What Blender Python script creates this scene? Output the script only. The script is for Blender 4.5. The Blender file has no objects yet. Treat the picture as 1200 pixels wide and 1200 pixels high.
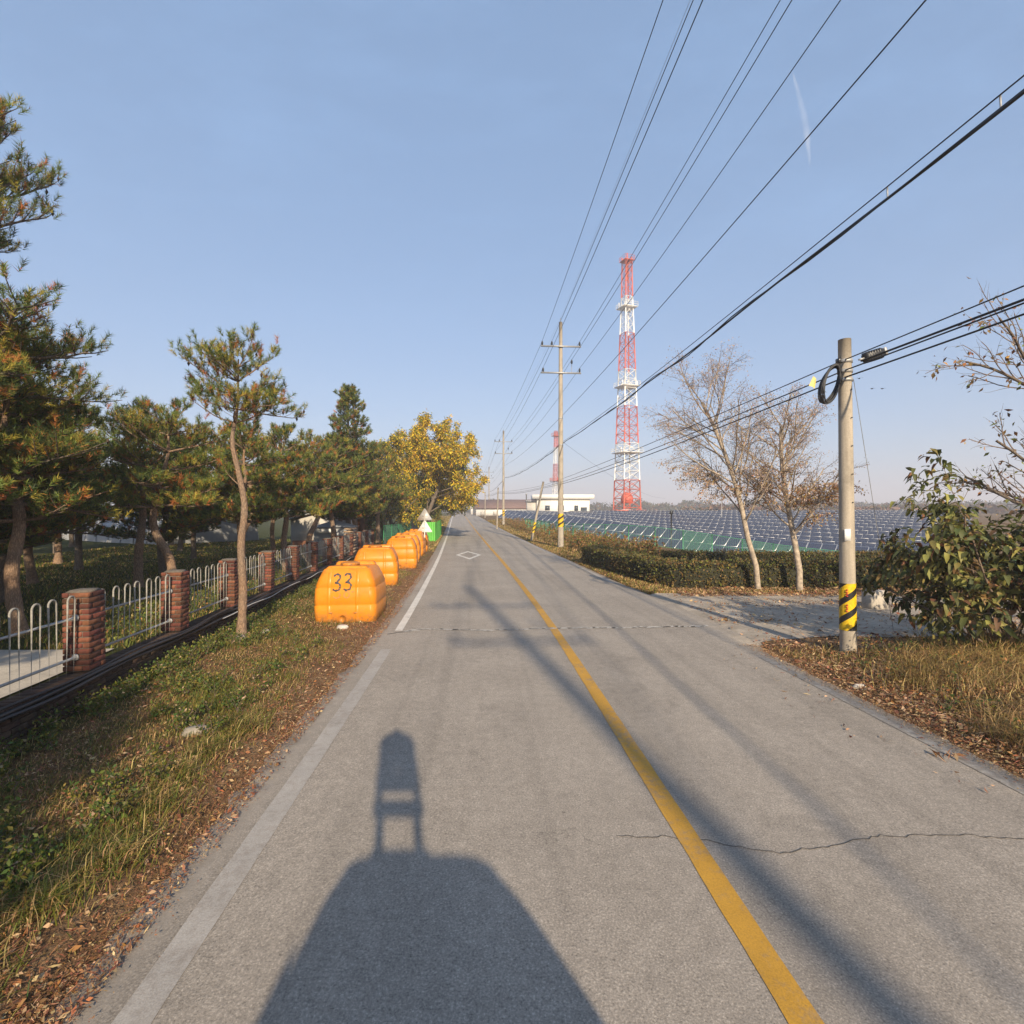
import bpy, math, random
import numpy as np
from mathutils import Vector, Matrix
R = math.radians
random.seed(7); rng = np.random.default_rng(7)
sc = bpy.context.scene
col = sc.collection

# ------------------------------------------------------------------ camera, sky, sun, exposure
cam_d = bpy.data.cameras.new('camera'); cam = bpy.data.objects.new('camera', cam_d); col.objects.link(cam)
cam.location = (0, 0, 2.5); cam.rotation_euler = (R(90), 0, 0)
cam_d.sensor_width = 36; cam_d.lens = 18; cam_d.clip_start = 0.03; cam_d.clip_end = 20000
sc.camera = cam
SUN_EL, SUN_AZ = 25.0, 167.0          # azimuth clockwise from +Y: behind the camera, a little to the right
w = bpy.data.worlds.new('World'); sc.world = w; w.use_nodes = True
nt = w.node_tree; bg = nt.nodes['Background']
sky = nt.nodes.new('ShaderNodeTexSky'); sky.sky_type = 'NISHITA'; sky.sun_disc = False
sky.sun_elevation = R(SUN_EL); sky.sun_rotation = R(SUN_AZ)
sky.air_density = 1.0; sky.dust_density = 1.5; sky.ozone_density = 2.0; sky.altitude = 50
# faint high cirrus veil over the whole sky
tc = nt.nodes.new('ShaderNodeTexCoord'); mp = nt.nodes.new('ShaderNodeMapping'); mp.inputs['Scale'].default_value = (1.2, 3.2, 5.0)
mp.inputs['Rotation'].default_value = (0.2, 0.5, 0.4)
nz = nt.nodes.new('ShaderNodeTexNoise'); nz.inputs['Scale'].default_value = 2.2; nz.inputs['Detail'].default_value = 7; nz.inputs['Roughness'].default_value = 0.6
mr = nt.nodes.new('ShaderNodeMapRange'); mr.inputs['From Min'].default_value = 0.45; mr.inputs['From Max'].default_value = 0.85
mr.inputs['To Min'].default_value = 0.52; mr.inputs['To Max'].default_value = 0.74
mx = nt.nodes.new('ShaderNodeMix'); mx.data_type = 'RGBA'; mx.inputs[7].default_value = (2.05, 3.45, 5.75, 1)
nt.links.new(tc.outputs['Generated'], mp.inputs['Vector']); nt.links.new(mp.outputs[0], nz.inputs['Vector'])
nt.links.new(nz.outputs['Fac'], mr.inputs['Value']); nt.links.new(mr.outputs[0], mx.inputs[0])
nt.links.new(sky.outputs[0], mx.inputs[6]); nt.links.new(mx.outputs[2], bg.inputs['Color'])
bg.inputs['Strength'].default_value = 0.08
sun_d = bpy.data.lights.new('sun', 'SUN'); sun = bpy.data.objects.new('sun', sun_d); col.objects.link(sun)
sun_d.energy = 4.6; sun_d.angle = R(0.8); sun_d.color = (1.0, 0.83, 0.60)
sv = Vector((math.sin(R(SUN_AZ)) * math.cos(R(SUN_EL)), math.cos(R(SUN_AZ)) * math.cos(R(SUN_EL)), math.sin(R(SUN_EL))))
sun.rotation_euler = sv.to_track_quat('Z', 'Y').to_euler(); sun.location = sv * 60
vs = sc.view_settings; vs.view_transform = 'Standard'; vs.look = 'None'; vs.gamma = 1; vs.use_curve_mapping = False
vs.exposure = 0.93
cy = sc.cycles; cy.max_bounces = 6; cy.diffuse_bounces = 3; cy.glossy_bounces = 2; cy.transmission_bounces = 3
cy.transparent_max_bounces = 12; cy.volume_bounces = 0; cy.use_denoising = True
cy.caustics_reflective = False; cy.caustics_refractive = False

# ------------------------------------------------------------------ helpers
def setp(o, **k):
    for a, b in k.items(): o[a] = b
    return o
def link(o, parent=None):
    col.objects.link(o)
    if parent is not None: o.parent = parent
    return o
def empty(name, loc=(0, 0, 0), rz=0.0, parent=None, **k):
    o = bpy.data.objects.new(name, None); o.location = loc; o.rotation_euler = (0, 0, rz); o.empty_display_size = .2
    link(o, parent); return setp(o, **k)
def copy_obj(o, parent=None, **k):
    c = o.copy(); link(c, parent); return setp(c, **k)
def copy_tree(o, parent=None):
    c = o.copy(); link(c, parent)
    for ch in list(o.children): copy_tree(ch, c)
    return c

class MB:
    def __init__(s): s.V = []; s.F = []; s.n = 0; s.UV = None
    def raw(s, v, f, m=0):
        v = np.asarray(v, float).reshape(-1, 3); f = np.asarray(f, int)
        s.V.append(v); s.F.append((f + s.n, m)); s.n += len(v); return s
    def polys(s, arr, m=0):
        arr = np.asarray(arr, float); n, k = arr.shape[:2]
        return s.raw(arr.reshape(-1, 3), np.arange(n * k).reshape(n, k), m)
    def box(s, c, size, rz=0.0, m=0, M=None):
        x, y, z = [q / 2 for q in size]
        v = np.array([[-x,-y,-z],[x,-y,-z],[x,y,-z],[-x,y,-z],[-x,-y,z],[x,-y,z],[x,y,z],[-x,y,z]])
        if M is not None: v = v @ np.array(M).T
        elif rz: cc, ss = math.cos(rz), math.sin(rz); v = v @ np.array([[cc, ss, 0], [-ss, cc, 0], [0, 0, 1]])
        v = v + np.array(c)
        return s.raw(v, [[0,3,2,1],[4,5,6,7],[0,1,5,4],[1,2,6,5],[2,3,7,6],[3,0,4,7]], m)
    def bevbox(s, c, size, b=.01, rz=0.0, m=0):
        # box with chamfered edges (24 verts)
        x, y, z = [q / 2 for q in size]; bm_v = []; 
        rings = [(-z, b), (-z + b, 0), (z - b, 0), (z, b)]
        pts = []
        for zz, i in rings:
            for (px, py) in ((-1,-1),(1,-1),(1,1),(-1,1)):
                if i: pts += [(px * (x - b), py * (y - b), zz)] * 2
                else:
                    a = (px * x, py * (y - b), zz); q = (px * (x - b), py * y, zz)
                    pts += [a, q] if px * py > 0 else [q, a]
        v = np.array(pts)
        if rz: cc, ss = math.cos(rz), math.sin(rz); v = v @ np.array([[cc, ss, 0], [-ss, cc, 0], [0, 0, 1]])
        f = []
        for r in range(3):
            for k in range(8): f.append([r*8+k, r*8+(k+1)%8, (r+1)*8+(k+1)%8, (r+1)*8+k])
        s.raw(v + np.array(c), f, m); o = s.n - 32
        s.F.append((np.array([[o+6, o+4, o+2, o+0]]), m)); s.F.append((np.array([[o+24, o+26, o+28, o+30]]), m)); return s
    def tube(s, P, r, k=6, m=0, cap=True):
        P = np.asarray(P, float); n = len(P); r = np.broadcast_to(np.asarray(r, float), (n,))
        T = np.gradient(P, axis=0); T /= np.linalg.norm(T, axis=1)[:, None] + 1e-12
        ref = np.array([0, 0, 1.]) if abs(T[:, 2]).mean() < .8 else np.array([1., 0, 0])
        A = np.cross(T, ref); A /= np.linalg.norm(A, axis=1)[:, None] + 1e-12; B = np.cross(T, A)
        th = np.arange(k) * 2 * math.pi / k
        v = P[:, None] + r[:, None, None] * (A[:, None] * np.cos(th)[None, :, None] + B[:, None] * np.sin(th)[None, :, None])
        i = np.arange(n - 1)[:, None] * k; j = np.arange(k)[None]; j2 = (j + 1) % k
        f = np.stack([i + j, i + j2, i + k + j2, i + k + j], -1).reshape(-1, 4)
        s.raw(v.reshape(-1, 3), f, m); o = s.n - n * k
        if cap:
            s.F.append((np.array([[o + q for q in range(k)]]), m)); s.F.append((np.array([[o + (n-1)*k + q for q in range(k-1, -1, -1)]]), m))
        return s
    def lathe(s, prof, k=12, c=(0, 0, 0), m=0, squash=(1, 1)):
        th = np.arange(k) * 2 * math.pi / k; v = []
        for r, z in prof: v += [(c[0] + r * math.cos(t) * squash[0], c[1] + r * math.sin(t) * squash[1], c[2] + z) for t in th]
        f = [[q*k+a, q*k+(a+1)%k, (q+1)*k+(a+1)%k, (q+1)*k+a] for q in range(len(prof)-1) for a in range(k)]
        s.raw(v, f, m); o = s.n - len(v)
        s.F.append((np.array([[o + q for q in range(k-1, -1, -1)]]), m)); s.F.append((np.array([[o + (len(prof)-1)*k + q for q in range(k)]]), m))
        return s
    def grid(s, G, m=0):
        G = np.asarray(G, float); a, b = G.shape[:2]
        i = np.arange(a - 1)[:, None] * b; j = np.arange(b - 1)[None]
        f = np.stack([i + j, i + j + 1, i + b + j + 1, i + b + j], -1).reshape(-1, 4)
        return s.raw(G.reshape(-1, 3), f, m)
    def mesh(s, name, mats, smooth=False):
        me = bpy.data.meshes.new(name); V = np.concatenate(s.V)
        lv, ls, lt, mi = [], [], [], []; off = 0
        for f, m in s.F:
            n, k = f.shape; lv.append(f.ravel()); ls.append(off + np.arange(n) * k); lt.append(np.full(n, k)); off += n * k
            mi.append(np.full(n, m) if np.isscalar(m) else np.asarray(m))
        lv, ls, lt, mi = map(np.concatenate, (lv, ls, lt, mi))
        me.vertices.add(len(V)); me.vertices.foreach_set('co', V.ravel())
        me.loops.add(len(lv)); me.loops.foreach_set('vertex_index', lv.astype(np.int32))
        me.polygons.add(len(ls)); me.polygons.foreach_set('loop_start', ls.astype(np.int32)); me.polygons.foreach_set('loop_total', lt.astype(np.int32))
        me.polygons.foreach_set('material_index', mi.astype(np.int32))
        if smooth: me.polygons.foreach_set('use_smooth', np.ones(len(ls), bool))
        me.update(calc_edges=True); me.validate()
        for q in (mats if isinstance(mats, (list, tuple)) else [mats]): me.materials.append(M[q] if isinstance(q, str) else q)
        if s.UV is not None:
            uv = me.uv_layers.new(name='UVMap'); uv.data.foreach_set('uv', s.UV[lv].astype(np.float32).ravel())
        return me
    def build(s, name, mats, parent=None, smooth=False, **k):
        o = bpy.data.objects.new(name, s.mesh(name, mats, smooth)); link(o, parent); return setp(o, **k)

def interp_fn(xs, ys):
    xs = np.array(xs, float); ys = np.array(ys, float); h = np.diff(xs); dl = np.diff(ys) / h
    mm = np.zeros(len(xs)); mm[0] = dl[0]; mm[-1] = dl[-1]; mm[1:-1] = (dl[:-1] * h[1:] + dl[1:] * h[:-1]) / (h[:-1] + h[1:])
    def f(x):
        x = np.asarray(x, float); i = np.clip(np.searchsorted(xs, x) - 1, 0, len(xs) - 2); t = (x - xs[i]) / h[i]
        t2 = np.clip(t, 0, 1)
        v = (2*t2**3-3*t2**2+1)*ys[i] + (t2**3-2*t2**2+t2)*h[i]*mm[i] + (-2*t2**3+3*t2**2)*ys[i+1] + (t2**3-t2**2)*h[i]*mm[i+1]
        return v + np.where(t > 1, (t - 1) * h[i] * mm[i+1], 0) + np.where(t < 0, t * h[i] * mm[i], 0)
    return f
cx = interp_fn([-60, -15, 2.5, 10.7, 22, 40, 63, 110, 175, 300, 420], [4.6, 2.35, 1.43, .90, -.12, -2.0, -4.5, -9.65, -16.8, -34, -60])
zr_ = interp_fn([-60, 20, 35, 58, 75, 110, 175, 260, 400], [0, 0, 0.02, .2, .42, 1.0, 1.75, 2.0, 2.0])
zr = lambda y: np.where(np.asarray(y) < 20, 0, np.where(np.asarray(y) > 400, 2.0, zr_(y)))
def sst(a, b, x): t = np.clip((np.asarray(x, float) - a) / (b - a), 0, 1); return t * t * (3 - 2 * t)
def wob(x, y, f=1.0, s=0):
    return (np.sin(x*1.7*f+s+1.3*np.sin(y*.9*f+s)) + np.sin(y*2.1*f-s*2+1.1*np.sin(x*1.3*f)) + .6*np.sin((x+y)*3.7*f+s*3) + .5*np.sin((x-1.4*y)*5.3*f+s)) / 3.1
wallX = lambda y: -5.55 - .12 * (np.asarray(y, float) - 6.65)
def H(x, y):
    x = np.asarray(x, float); y = np.asarray(y, float); d = x - cx(np.clip(y, -60, 420)); z = zr(y)
    un = sst(3.72, 3.95, -d) + sst(3.55, 3.85, d)                         # outside the pavement
    z = z - .05 * (1 - np.clip(un, 0, 1))
    near = np.exp(-np.maximum(y, 0) / 60)
    z = z + np.clip(un, 0, 1) * (.02 + (.018 * wob(x, y, 1.2) + .05 * wob(x, y, .35, 2) * sst(4.2, 7, np.abs(d))) * near)
    z = z + .28 * sst(.05, .35, wallX(y) - x) * sst(60, 35, y)            # lawn behind the low wall
    z = z + .16 * sst(3.9, 5.2, d) * sst(9.4, 8.0, y)                     # bank of litter at the pole
    drop = -1.6 * sst(10, 24, d) - .5 * sst(22, 32, d)
    z = z + drop * sst(22, 33, y) * (1 - sst(48, 125, y))
    return z

# ------------------------------------------------------------------ materials
M = {}
def newmat(name):
    m = bpy.data.materials.new(name); m.use_nodes = True; t = m.node_tree; b = t.nodes['Principled BSDF']; M[name] = m
    return m, t, b
def N(t, typ, **k):
    n = t.nodes.new(typ)
    for a, v in k.items():
        if a in n.inputs.keys() if isinstance(a, str) else False: n.inputs[a].default_value = v
        else: setattr(n, a, v)
    return n
def noise(t, scale, detail=4, rough=.55, vec=None, dist=0):
    n = t.nodes.new('ShaderNodeTexNoise'); n.inputs['Scale'].default_value = scale; n.inputs['Detail'].default_value = detail
    n.inputs['Roughness'].default_value = rough; n.inputs['Distortion'].default_value = dist
    if vec is not None: t.links.new(vec, n.inputs['Vector'])
    return n.outputs['Fac']
def ramp(t, fac, stops):
    r = t.nodes.new('ShaderNodeValToRGB'); e = r.color_ramp.elements
    while len(e) < len(stops): e.new(.5)
    for q, (p, c) in zip(e, stops):
        q.position = p; q.color = (*c, 1) if not np.isscalar(c) else (c, c, c, 1)
    t.links.new(fac, r.inputs[0]); return r.outputs[0]
def mix(t, fac, a, b, mode='MIX'):
    n = t.nodes.new('ShaderNodeMix'); n.data_type = 'RGBA'; n.blend_type = mode
    for sock, v in ((n.inputs[0], fac), (n.inputs[6], a), (n.inputs[7], b)):
        if hasattr(v, 'links') or isinstance(v, bpy.types.NodeSocket): t.links.new(v, sock)
        elif np.isscalar(v): sock.default_value = v
        else: sock.default_value = (*v, 1)
    return n.outputs[2]
def math_(t, op, a, b=0.0):
    n = t.nodes.new('ShaderNodeMath'); n.operation = op
    for sock, v in ((n.inputs[0], a), (n.inputs[1], b)):
        if isinstance(v, bpy.types.NodeSocket): t.links.new(v, sock)
        else: sock.default_value = v
    return n.outputs[0]
def bump(t, b, h, dist=.01, strength=.5):
    n = t.nodes.new('ShaderNodeBump'); n.inputs['Distance'].default_value = dist; n.inputs['Strength'].default_value = strength
    t.links.new(h, n.inputs['Height']); t.links.new(n.outputs[0], b.inputs['Normal'])
def objco(t): return t.nodes.new('ShaderNodeTexCoord').outputs['Object']
def simple(name, colr, rough=.7, var=.25, scale=6.0, metal=0.0, bumpd=0.0, spec=.5, rand=0.0, detail=5):
    """base colour with a noise variation, optional per-object and per-piece variation"""
    m, t, b = newmat(name); v = objco(t); f = noise(t, scale, detail, .6, v)
    lo = tuple(c * (1 - var) for c in colr); hi = tuple(min(1, c * (1 + var)) for c in colr)
    c = ramp(t, f, [(.3, lo), (.7, hi)])
    if rand:
        oi = t.nodes.new('ShaderNodeObjectInfo').outputs['Random']; gi = t.nodes.new('ShaderNodeNewGeometry').outputs['Random Per Island']
        s_ = math_(t, 'FRACT', math_(t, 'ADD', oi, gi))
        hs = t.nodes.new('ShaderNodeHueSaturation'); t.links.new(c, hs.inputs['Color'])
        t.links.new(math_(t, 'ADD', math_(t, 'MULTIPLY', s_, 2 * rand), 1 - rand), hs.inputs['Value'])
        t.links.new(math_(t, 'ADD', math_(t, 'MULTIPLY', math_(t, 'FRACT', math_(t, 'MULTIPLY', s_, 7.31)), .03), .485), hs.inputs['Hue']); c = hs.outputs[0]
    t.links.new(c, b.inputs['Base Color']); b.inputs['Roughness'].default_value = rough; b.inputs['Metallic'].default_value = metal
    b.inputs['Specular IOR Level'].default_value = spec
    if bumpd: bump(t, b, f, bumpd, .6)
    return m
def leafm(name, colr, rand=.35, trans=.25, rough=.6):
    m, t, b = newmat(name)
    gi = t.nodes.new('ShaderNodeNewGeometry').outputs['Random Per Island']; oi = t.nodes.new('ShaderNodeObjectInfo').outputs['Random']
    s_ = math_(t, 'FRACT', math_(t, 'ADD', oi, gi))
    hs = t.nodes.new('ShaderNodeHueSaturation'); hs.inputs['Color'].default_value = (*colr, 1)
    t.links.new(math_(t, 'ADD', math_(t, 'MULTIPLY', s_, 2 * rand), 1 - rand), hs.inputs['Value'])
    t.links.new(math_(t, 'ADD', math_(t, 'MULTIPLY', math_(t, 'FRACT', math_(t, 'MULTIPLY', s_, 5.7)), .05), .475), hs.inputs['Hue'])
    t.links.new(hs.outputs[0], b.inputs['Base Color']); b.inputs['Roughness'].default_value = rough; b.inputs['Specular IOR Level'].default_value = .35
    if trans:
        tr = t.nodes.new('ShaderNodeBsdfTranslucent'); t.links.new(hs.outputs[0], tr.inputs['Color'])
        ms = t.nodes.new('ShaderNodeMixShader'); ms.inputs[0].default_value = trans
        t.links.new(b.outputs[0], ms.inputs[1]); t.links.new(tr.outputs[0], ms.inputs[2]); t.links.new(ms.outputs[0], t.nodes['Material Output'].inputs['Surface'])
    return m

def mat_asphalt():
    m, t, b = newmat('asphalt'); v = objco(t)
    uv = t.nodes.new('ShaderNodeUVMap').outputs[0]; sp = t.nodes.new('ShaderNodeSeparateXYZ'); t.links.new(uv, sp.inputs[0]); d = sp.outputs[0]
    grit = noise(t, 75, 4, .75, v); mid = noise(t, 9, 5, .6, v); big = noise(t, .55, 5, .6, v)
    base = mix(t, ramp(t, big, [(.3, 0), (.7, 1)]), (.272, .236, .196), (.335, .292, .245))
    stones = ramp(t, grit, [(.30, .30), (.43, .80), (.55, 1.0), (.70, 1.75)])
    sm = t.nodes.new('ShaderNodeMapRange'); sm.inputs['From Min'].default_value = -3.52; sm.inputs['From Max'].default_value = -3.40   # smooth patched strip outside the edge line
    t.links.new(d, sm.inputs['Value'])
    stones = mix(t, math_(t, 'ADD', math_(t, 'MULTIPLY', sm.outputs[0], .65), .28), (1, 1, 1), stones)
    c = mix(t, 1.0, base, stones, 'MULTIPLY')
    c = mix(t, .55, c, ramp(t, mid, [(.3, .78), (.65, 1.12)]), 'MULTIPLY')
    # wheel tracks: stretched along the road
    mp = t.nodes.new('ShaderNodeMapping'); mp.inputs['Scale'].default_value = (1.6, .035, 1); t.links.new(uv, mp.inputs['Vector'])
    tr = noise(t, 1.0, 3, .6, mp.outputs[0]); c = mix(t, .9, c, ramp(t, tr, [(.34, .82), (.50, 1.02), (.7, 1.07)]), 'MULTIPLY'); c = mix(t, .7, c, ramp(t, noise(t, .9, 6, .7, v, .6), [(.30, .74), (.42, 1.0), (.62, 1.0), (.75, 1.14)]), 'MULTIPLY')
    # dark spots and patches of oil
    vo = t.nodes.new('ShaderNodeTexVoronoi'); vo.inputs['Scale'].default_value = 2.6; vo.inputs['Randomness'].default_value = 1; t.links.new(v, vo.inputs['Vector'])
    spots = ramp(t, math_(t, 'ADD', vo.outputs['Distance'], math_(t, 'MULTIPLY', noise(t, 30, 3, .6, v), .10)), [(.065, .45), (.085, 1.0)]); c = mix(t, .75, c, spots, 'MULTIPLY')
    # hairline cracks
    vc = t.nodes.new('ShaderNodeTexVoronoi'); vc.feature = 'DISTANCE_TO_EDGE'; vc.inputs['Scale'].default_value = .42
    wv = t.nodes.new('ShaderNodeVectorMath'); wv.operation = 'ADD'; nn = t.nodes.new('ShaderNodeTexNoise'); nn.inputs['Scale'].default_value = 2.5; nn.inputs['Detail'].default_value = 6
    t.links.new(v, nn.inputs['Vector']); t.links.new(v, wv.inputs[0]); t.links.new(nn.outputs['Color'], wv.inputs[1]); t.links.new(wv.outputs[0], vc.inputs['Vector'])
    cr = ramp(t, vc.outputs['Distance'], [(.0016, .6), (.004, 1.0)]); gate = ramp(t, noise(t, .35, 2, .5, v), [(.52, 0), (.6, .8)])
    c = mix(t, gate, c, mix(t, 1.0, c, cr, 'MULTIPLY'))
    t.links.new(c, b.inputs['Base Color']); b.inputs['Roughness'].default_value = .82; b.inputs['Specular IOR Level'].default_value = .35
    bump(t, b, math_(t, 'ADD', grit, math_(t, 'MULTIPLY', mid, .3)), .004, .7)
mat_asphalt()
def mat_paint(name, c1, wear, worn=(.24, .22, .19)):
    m, t, b = newmat(name); v = objco(t)
    f = noise(t, 14, 8, .72, v); g = noise(t, 1.3, 4, .6, v); s_ = math_(t, 'ADD', math_(t, 'MULTIPLY', f, .6), math_(t, 'MULTIPLY', g, .4))
    k = ramp(t, s_, [(wear - .06, 0), (wear + .06, 1)]); grit = ramp(t, noise(t, 95, 3, .7, v), [(.3, .6), (.6, 1.1)])
    cc = mix(t, .6, mix(t, k, worn, c1), grit, 'MULTIPLY'); cc = mix(t, .5, cc, ramp(t, noise(t, 3.1, 5, .6, v), [(.3, .72), (.7, 1.1)]), 'MULTIPLY')
    t.links.new(cc, b.inputs['Base Color']); b.inputs['Roughness'].default_value = .75
    bump(t, b, noise(t, 95, 3, .7, v), .003, .5)
mat_paint('yellow_paint', (.48, .255, .026), .43, (.30, .20, .10))
mat_paint('white_paint', (.62, .58, .52), .40)
mat_paint('worn_white_paint', (.37, .34, .305), .47, (.30, .265, .23))
mat_paint('ghost_white_paint', (.36, .33, .29), .52, (.24, .21, .18))
def mat_ground():
    m, t, b = newmat('ground_soil'); v = objco(t)
    at = t.nodes.new('ShaderNodeAttribute'); at.attribute_name = 'green'; far = t.nodes.new('ShaderNodeAttribute'); far.attribute_name = 'dry'
    f = noise(t, 3.2, 7, .65, v); g = noise(t, 22, 5, .7, v); h = noise(t, 80, 3, .7, v)
    soil = mix(t, 1, ramp(t, f, [(.3, (.11, .06, .032)), (.5, (.20, .115, .06)), (.72, (.31, .21, .12))]), ramp(t, g, [(.28, .45), (.7, 1.35)]), 'MULTIPLY')
    grass = mix(t, 1, ramp(t, f, [(.3, (.028, .038, .010)), (.55, (.058, .064, .018)), (.75, (.11, .088, .032))]), ramp(t, g, [(.28, .45), (.7, 1.4)]), 'MULTIPLY')
    dry = mix(t, 1, ramp(t, f, [(.3, (.10, .062, .03)), (.55, (.19, .12, .058)), (.75, (.27, .18, .09))]), ramp(t, g, [(.28, .5), (.7, 1.35)]), 'MULTIPLY')
    k = ramp(t, math_(t, 'ADD', at.outputs['Fac'], math_(t, 'MULTIPLY', math_(t, 'SUBTRACT', f, .5), 1.6)), [(.4, 0), (.6, 1)])
    c = mix(t, k, soil, grass); c = mix(t, far.outputs['Fac'], c, dry)
    t.links.new(c, b.inputs['Base Color']); b.inputs['Roughness'].default_value = .95; b.inputs['Specular IOR Level'].default_value = .1
    bump(t, b, math_(t, 'ADD', g, math_(t, 'MULTIPLY', h, .4)), .035, .9)
mat_ground()
def mat_concrete(name, c1, sc_=2.0, dark=.6, bd=.004):
    m, t, b = newmat(name); v = objco(t); f = noise(t, sc_, 7, .65, v); g = noise(t, 60, 4, .7, v); s_ = noise(t, 7, 6, .7, v)
    c = mix(t, 1, ramp(t, f, [(.28, tuple(q * dark for q in c1)), (.7, c1)]), ramp(t, g, [(.3, .75), (.7, 1.15)]), 'MULTIPLY')
    c = mix(t, .6, c, ramp(t, s_, [(.33, .62), (.5, 1.0)]), 'MULTIPLY')
    t.links.new(c, b.inputs['Base Color']); b.inputs['Roughness'].default_value = .88; bump(t, b, g, bd, .5)
mat_concrete('driveway_concrete', (.50, .425, .335), 1.4, .42, .02)
mat_concrete('slab_concrete', (.50, .45, .38), 1.2, .75)
mat_concrete('gutter_concrete', (.34, .30, .26), 1.5, .7)
def mat_pole():
    m, t, b = newmat('pole_concrete'); v = objco(t); mp = t.nodes.new('ShaderNodeMapping'); mp.inputs['Scale'].default_value = (9, 9, .7); t.links.new(v, mp.inputs[0])
    f = noise(t, 1.2, 7, .65, mp.outputs[0]); g = noise(t, 45, 4, .7, v); s_ = noise(t, 2.2, 5, .65, v)
    c = mix(t, 1, ramp(t, f, [(.25, (.25, .215, .17)), (.7, (.42, .365, .29))]), ramp(t, g, [(.3, .82), (.7, 1.1)]), 'MULTIPLY')
    c = mix(t, .55, c, ramp(t, s_, [(.34, .55), (.5, 1.0)]), 'MULTIPLY')
    t.links.new(c, b.inputs['Base Color']); b.inputs['Roughness'].default_value = .85; bump(t, b, g, .003, .4)
mat_pole()
def mat_stripes(name, slope):
    m, t, b = newmat(name); v = objco(t); sp = t.nodes.new('ShaderNodeSeparateXYZ'); t.links.new(v, sp.inputs[0])
    an = math_(t, 'ARCTAN2', sp.outputs[1], sp.outputs[0]); ph = math_(t, 'ADD', math_(t, 'MULTIPLY', sp.outputs[2], slope), math_(t, 'MULTIPLY', an, -1 / (2 * math.pi) * 2))
    fr = math_(t, 'FRACT', math_(t, 'ADD', ph, 20.28)); k = math_(t, 'LESS_THAN', fr, .38)
    dirt = noise(t, 12, 6, .65, v)
    c = mix(t, k, mix(t, ramp(t, dirt, [(.3, 0), (.6, 1)]), (.46, .29, .012), (.72, .47, .012)), (.016, .015, .015))
    t.links.new(c, b.inputs['Base Color']); b.inputs['Roughness'].default_value = .38
mat_stripes('hazard_wrap', 3.3); mat_stripes('faded_hazard_wrap', 2.6)
def mat_brick():
    simple('brick', (.115, .038, .021), .92, .5, 14, rand=.5, bumpd=.006); simple('dark_brick', (.055, .032, .020), .95, .5, 7, rand=.4, bumpd=.006)  # base wall and coping get a darker, browner brick than the pillars
    simple('mortar', (.12, .10, .08), .95, .3, 30)
mat_brick()
def mat_tank():
    m, t, b = newmat('orange_plastic'); v = objco(t); f = noise(t, 2.2, 6, .65, v); s_ = noise(t, 9, 6, .7, v)
    sp = t.nodes.new('ShaderNodeSeparateXYZ'); t.links.new(v, sp.inputs[0])
    gp = t.nodes.new('ShaderNodeNewGeometry').outputs['Position']; pl = noise(t, .22, 2, .5, gp); c = mix(t, ramp(t, f, [(.3, 0), (.7, 1)]), (.54, .145, .002), (.66, .22, .004)); c = mix(t, ramp(t, pl, [(.35, 0), (.7, .55)]), c, (.66, .26, .03)); c = mix(t, ramp(t, noise(t, 1.6, 7, .75, v, .8), [(.56, 0), (.75, .35)]), c, (.40, .19, .06))
    low = t.nodes.new('ShaderNodeMapRange'); low.inputs['From Min'].default_value = .05; low.inputs['From Max'].default_value = .34; low.inputs['To Min'].default_value = 1; low.inputs['To Max'].default_value = 0
    t.links.new(sp.outputs[2], low.inputs['Value'])
    mud = math_(t, 'MULTIPLY', low.outputs[0], ramp(t, s_, [(.4, .0), (.62, 1)])); c = mix(t, mud, c, (.22, .12, .05))
    top = t.nodes.new('ShaderNodeMapRange'); top.inputs['From Min'].default_value = 1.0; top.inputs['From Max'].default_value = 1.25
    t.links.new(sp.outputs[2], top.inputs['Value'])
    c = mix(t, math_(t, 'MULTIPLY', top.outputs[0], ramp(t, noise(t, 5, 6, .7, v), [(.5, 0), (.68, .75)])), c, (.30, .10, .02))
    t.links.new(c, b.inputs['Base Color']); b.inputs['Roughness'].default_value = .36; b.inputs['Specular IOR Level'].default_value = .28
    t.links.new(ramp(t, s_, [(.3, .27), (.7, .5)]), b.inputs['Roughness']); bump(t, b, f, .012, .35)
mat_tank()
def mat_panel():
    m, t, b = newmat('solar_cells'); v = objco(t); br = t.nodes.new('ShaderNodeTexBrick'); br.offset = 0; br.inputs['Scale'].default_value = 1
    br.inputs['Brick Width'].default_value = .16; br.inputs['Row Height'].default_value = .16; br.inputs['Mortar Size'].default_value = .004
    br.inputs['Color1'].default_value = (.026, .034, .062, 1); br.inputs['Color2'].default_value = (.032, .040, .072, 1); br.inputs['Mortar'].default_value = (.12, .13, .16, 1)
    t.links.new(v, br.inputs['Vector']); dust = noise(t, 3, 5, .6, v)
    t.links.new(mix(t, ramp(t, dust, [(.4, 0), (.8, .35)]), br.outputs[0], (.12, .115, .11)), b.inputs['Base Color']); b.inputs['Roughness'].default_value = .22; b.inputs['Specular IOR Level'].default_value = .45
mat_panel()
simple('aluminium', (.55, .56, .58), .42, .08, 5, metal=.4)
simple('galvanised', (.36, .355, .345), .55, .22, 9, metal=.5)
simple('railing_paint', (.25, .235, .205), .6, .35, 22)
simple('black_rubber', (.017, .017, .019), .5, .3, 12)
simple('wire_black', (.02, .021, .024), .55, .1, 3)
simple('grey_conduit', (.55, .54, .52), .5, .15, 8)
simple('insulator', (.03, .032, .036), .25, .2, 10)
simple('red_steel', (.52, .10, .055), .55, .15, 3); simple('white_steel', (.74, .73, .70), .5, .08, 3)
simple('white_wall', (.74, .72, .68), .8, .08, 1.5); simple('pale_wall', (.46, .435, .395), .85, .14, 1.2)
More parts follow.
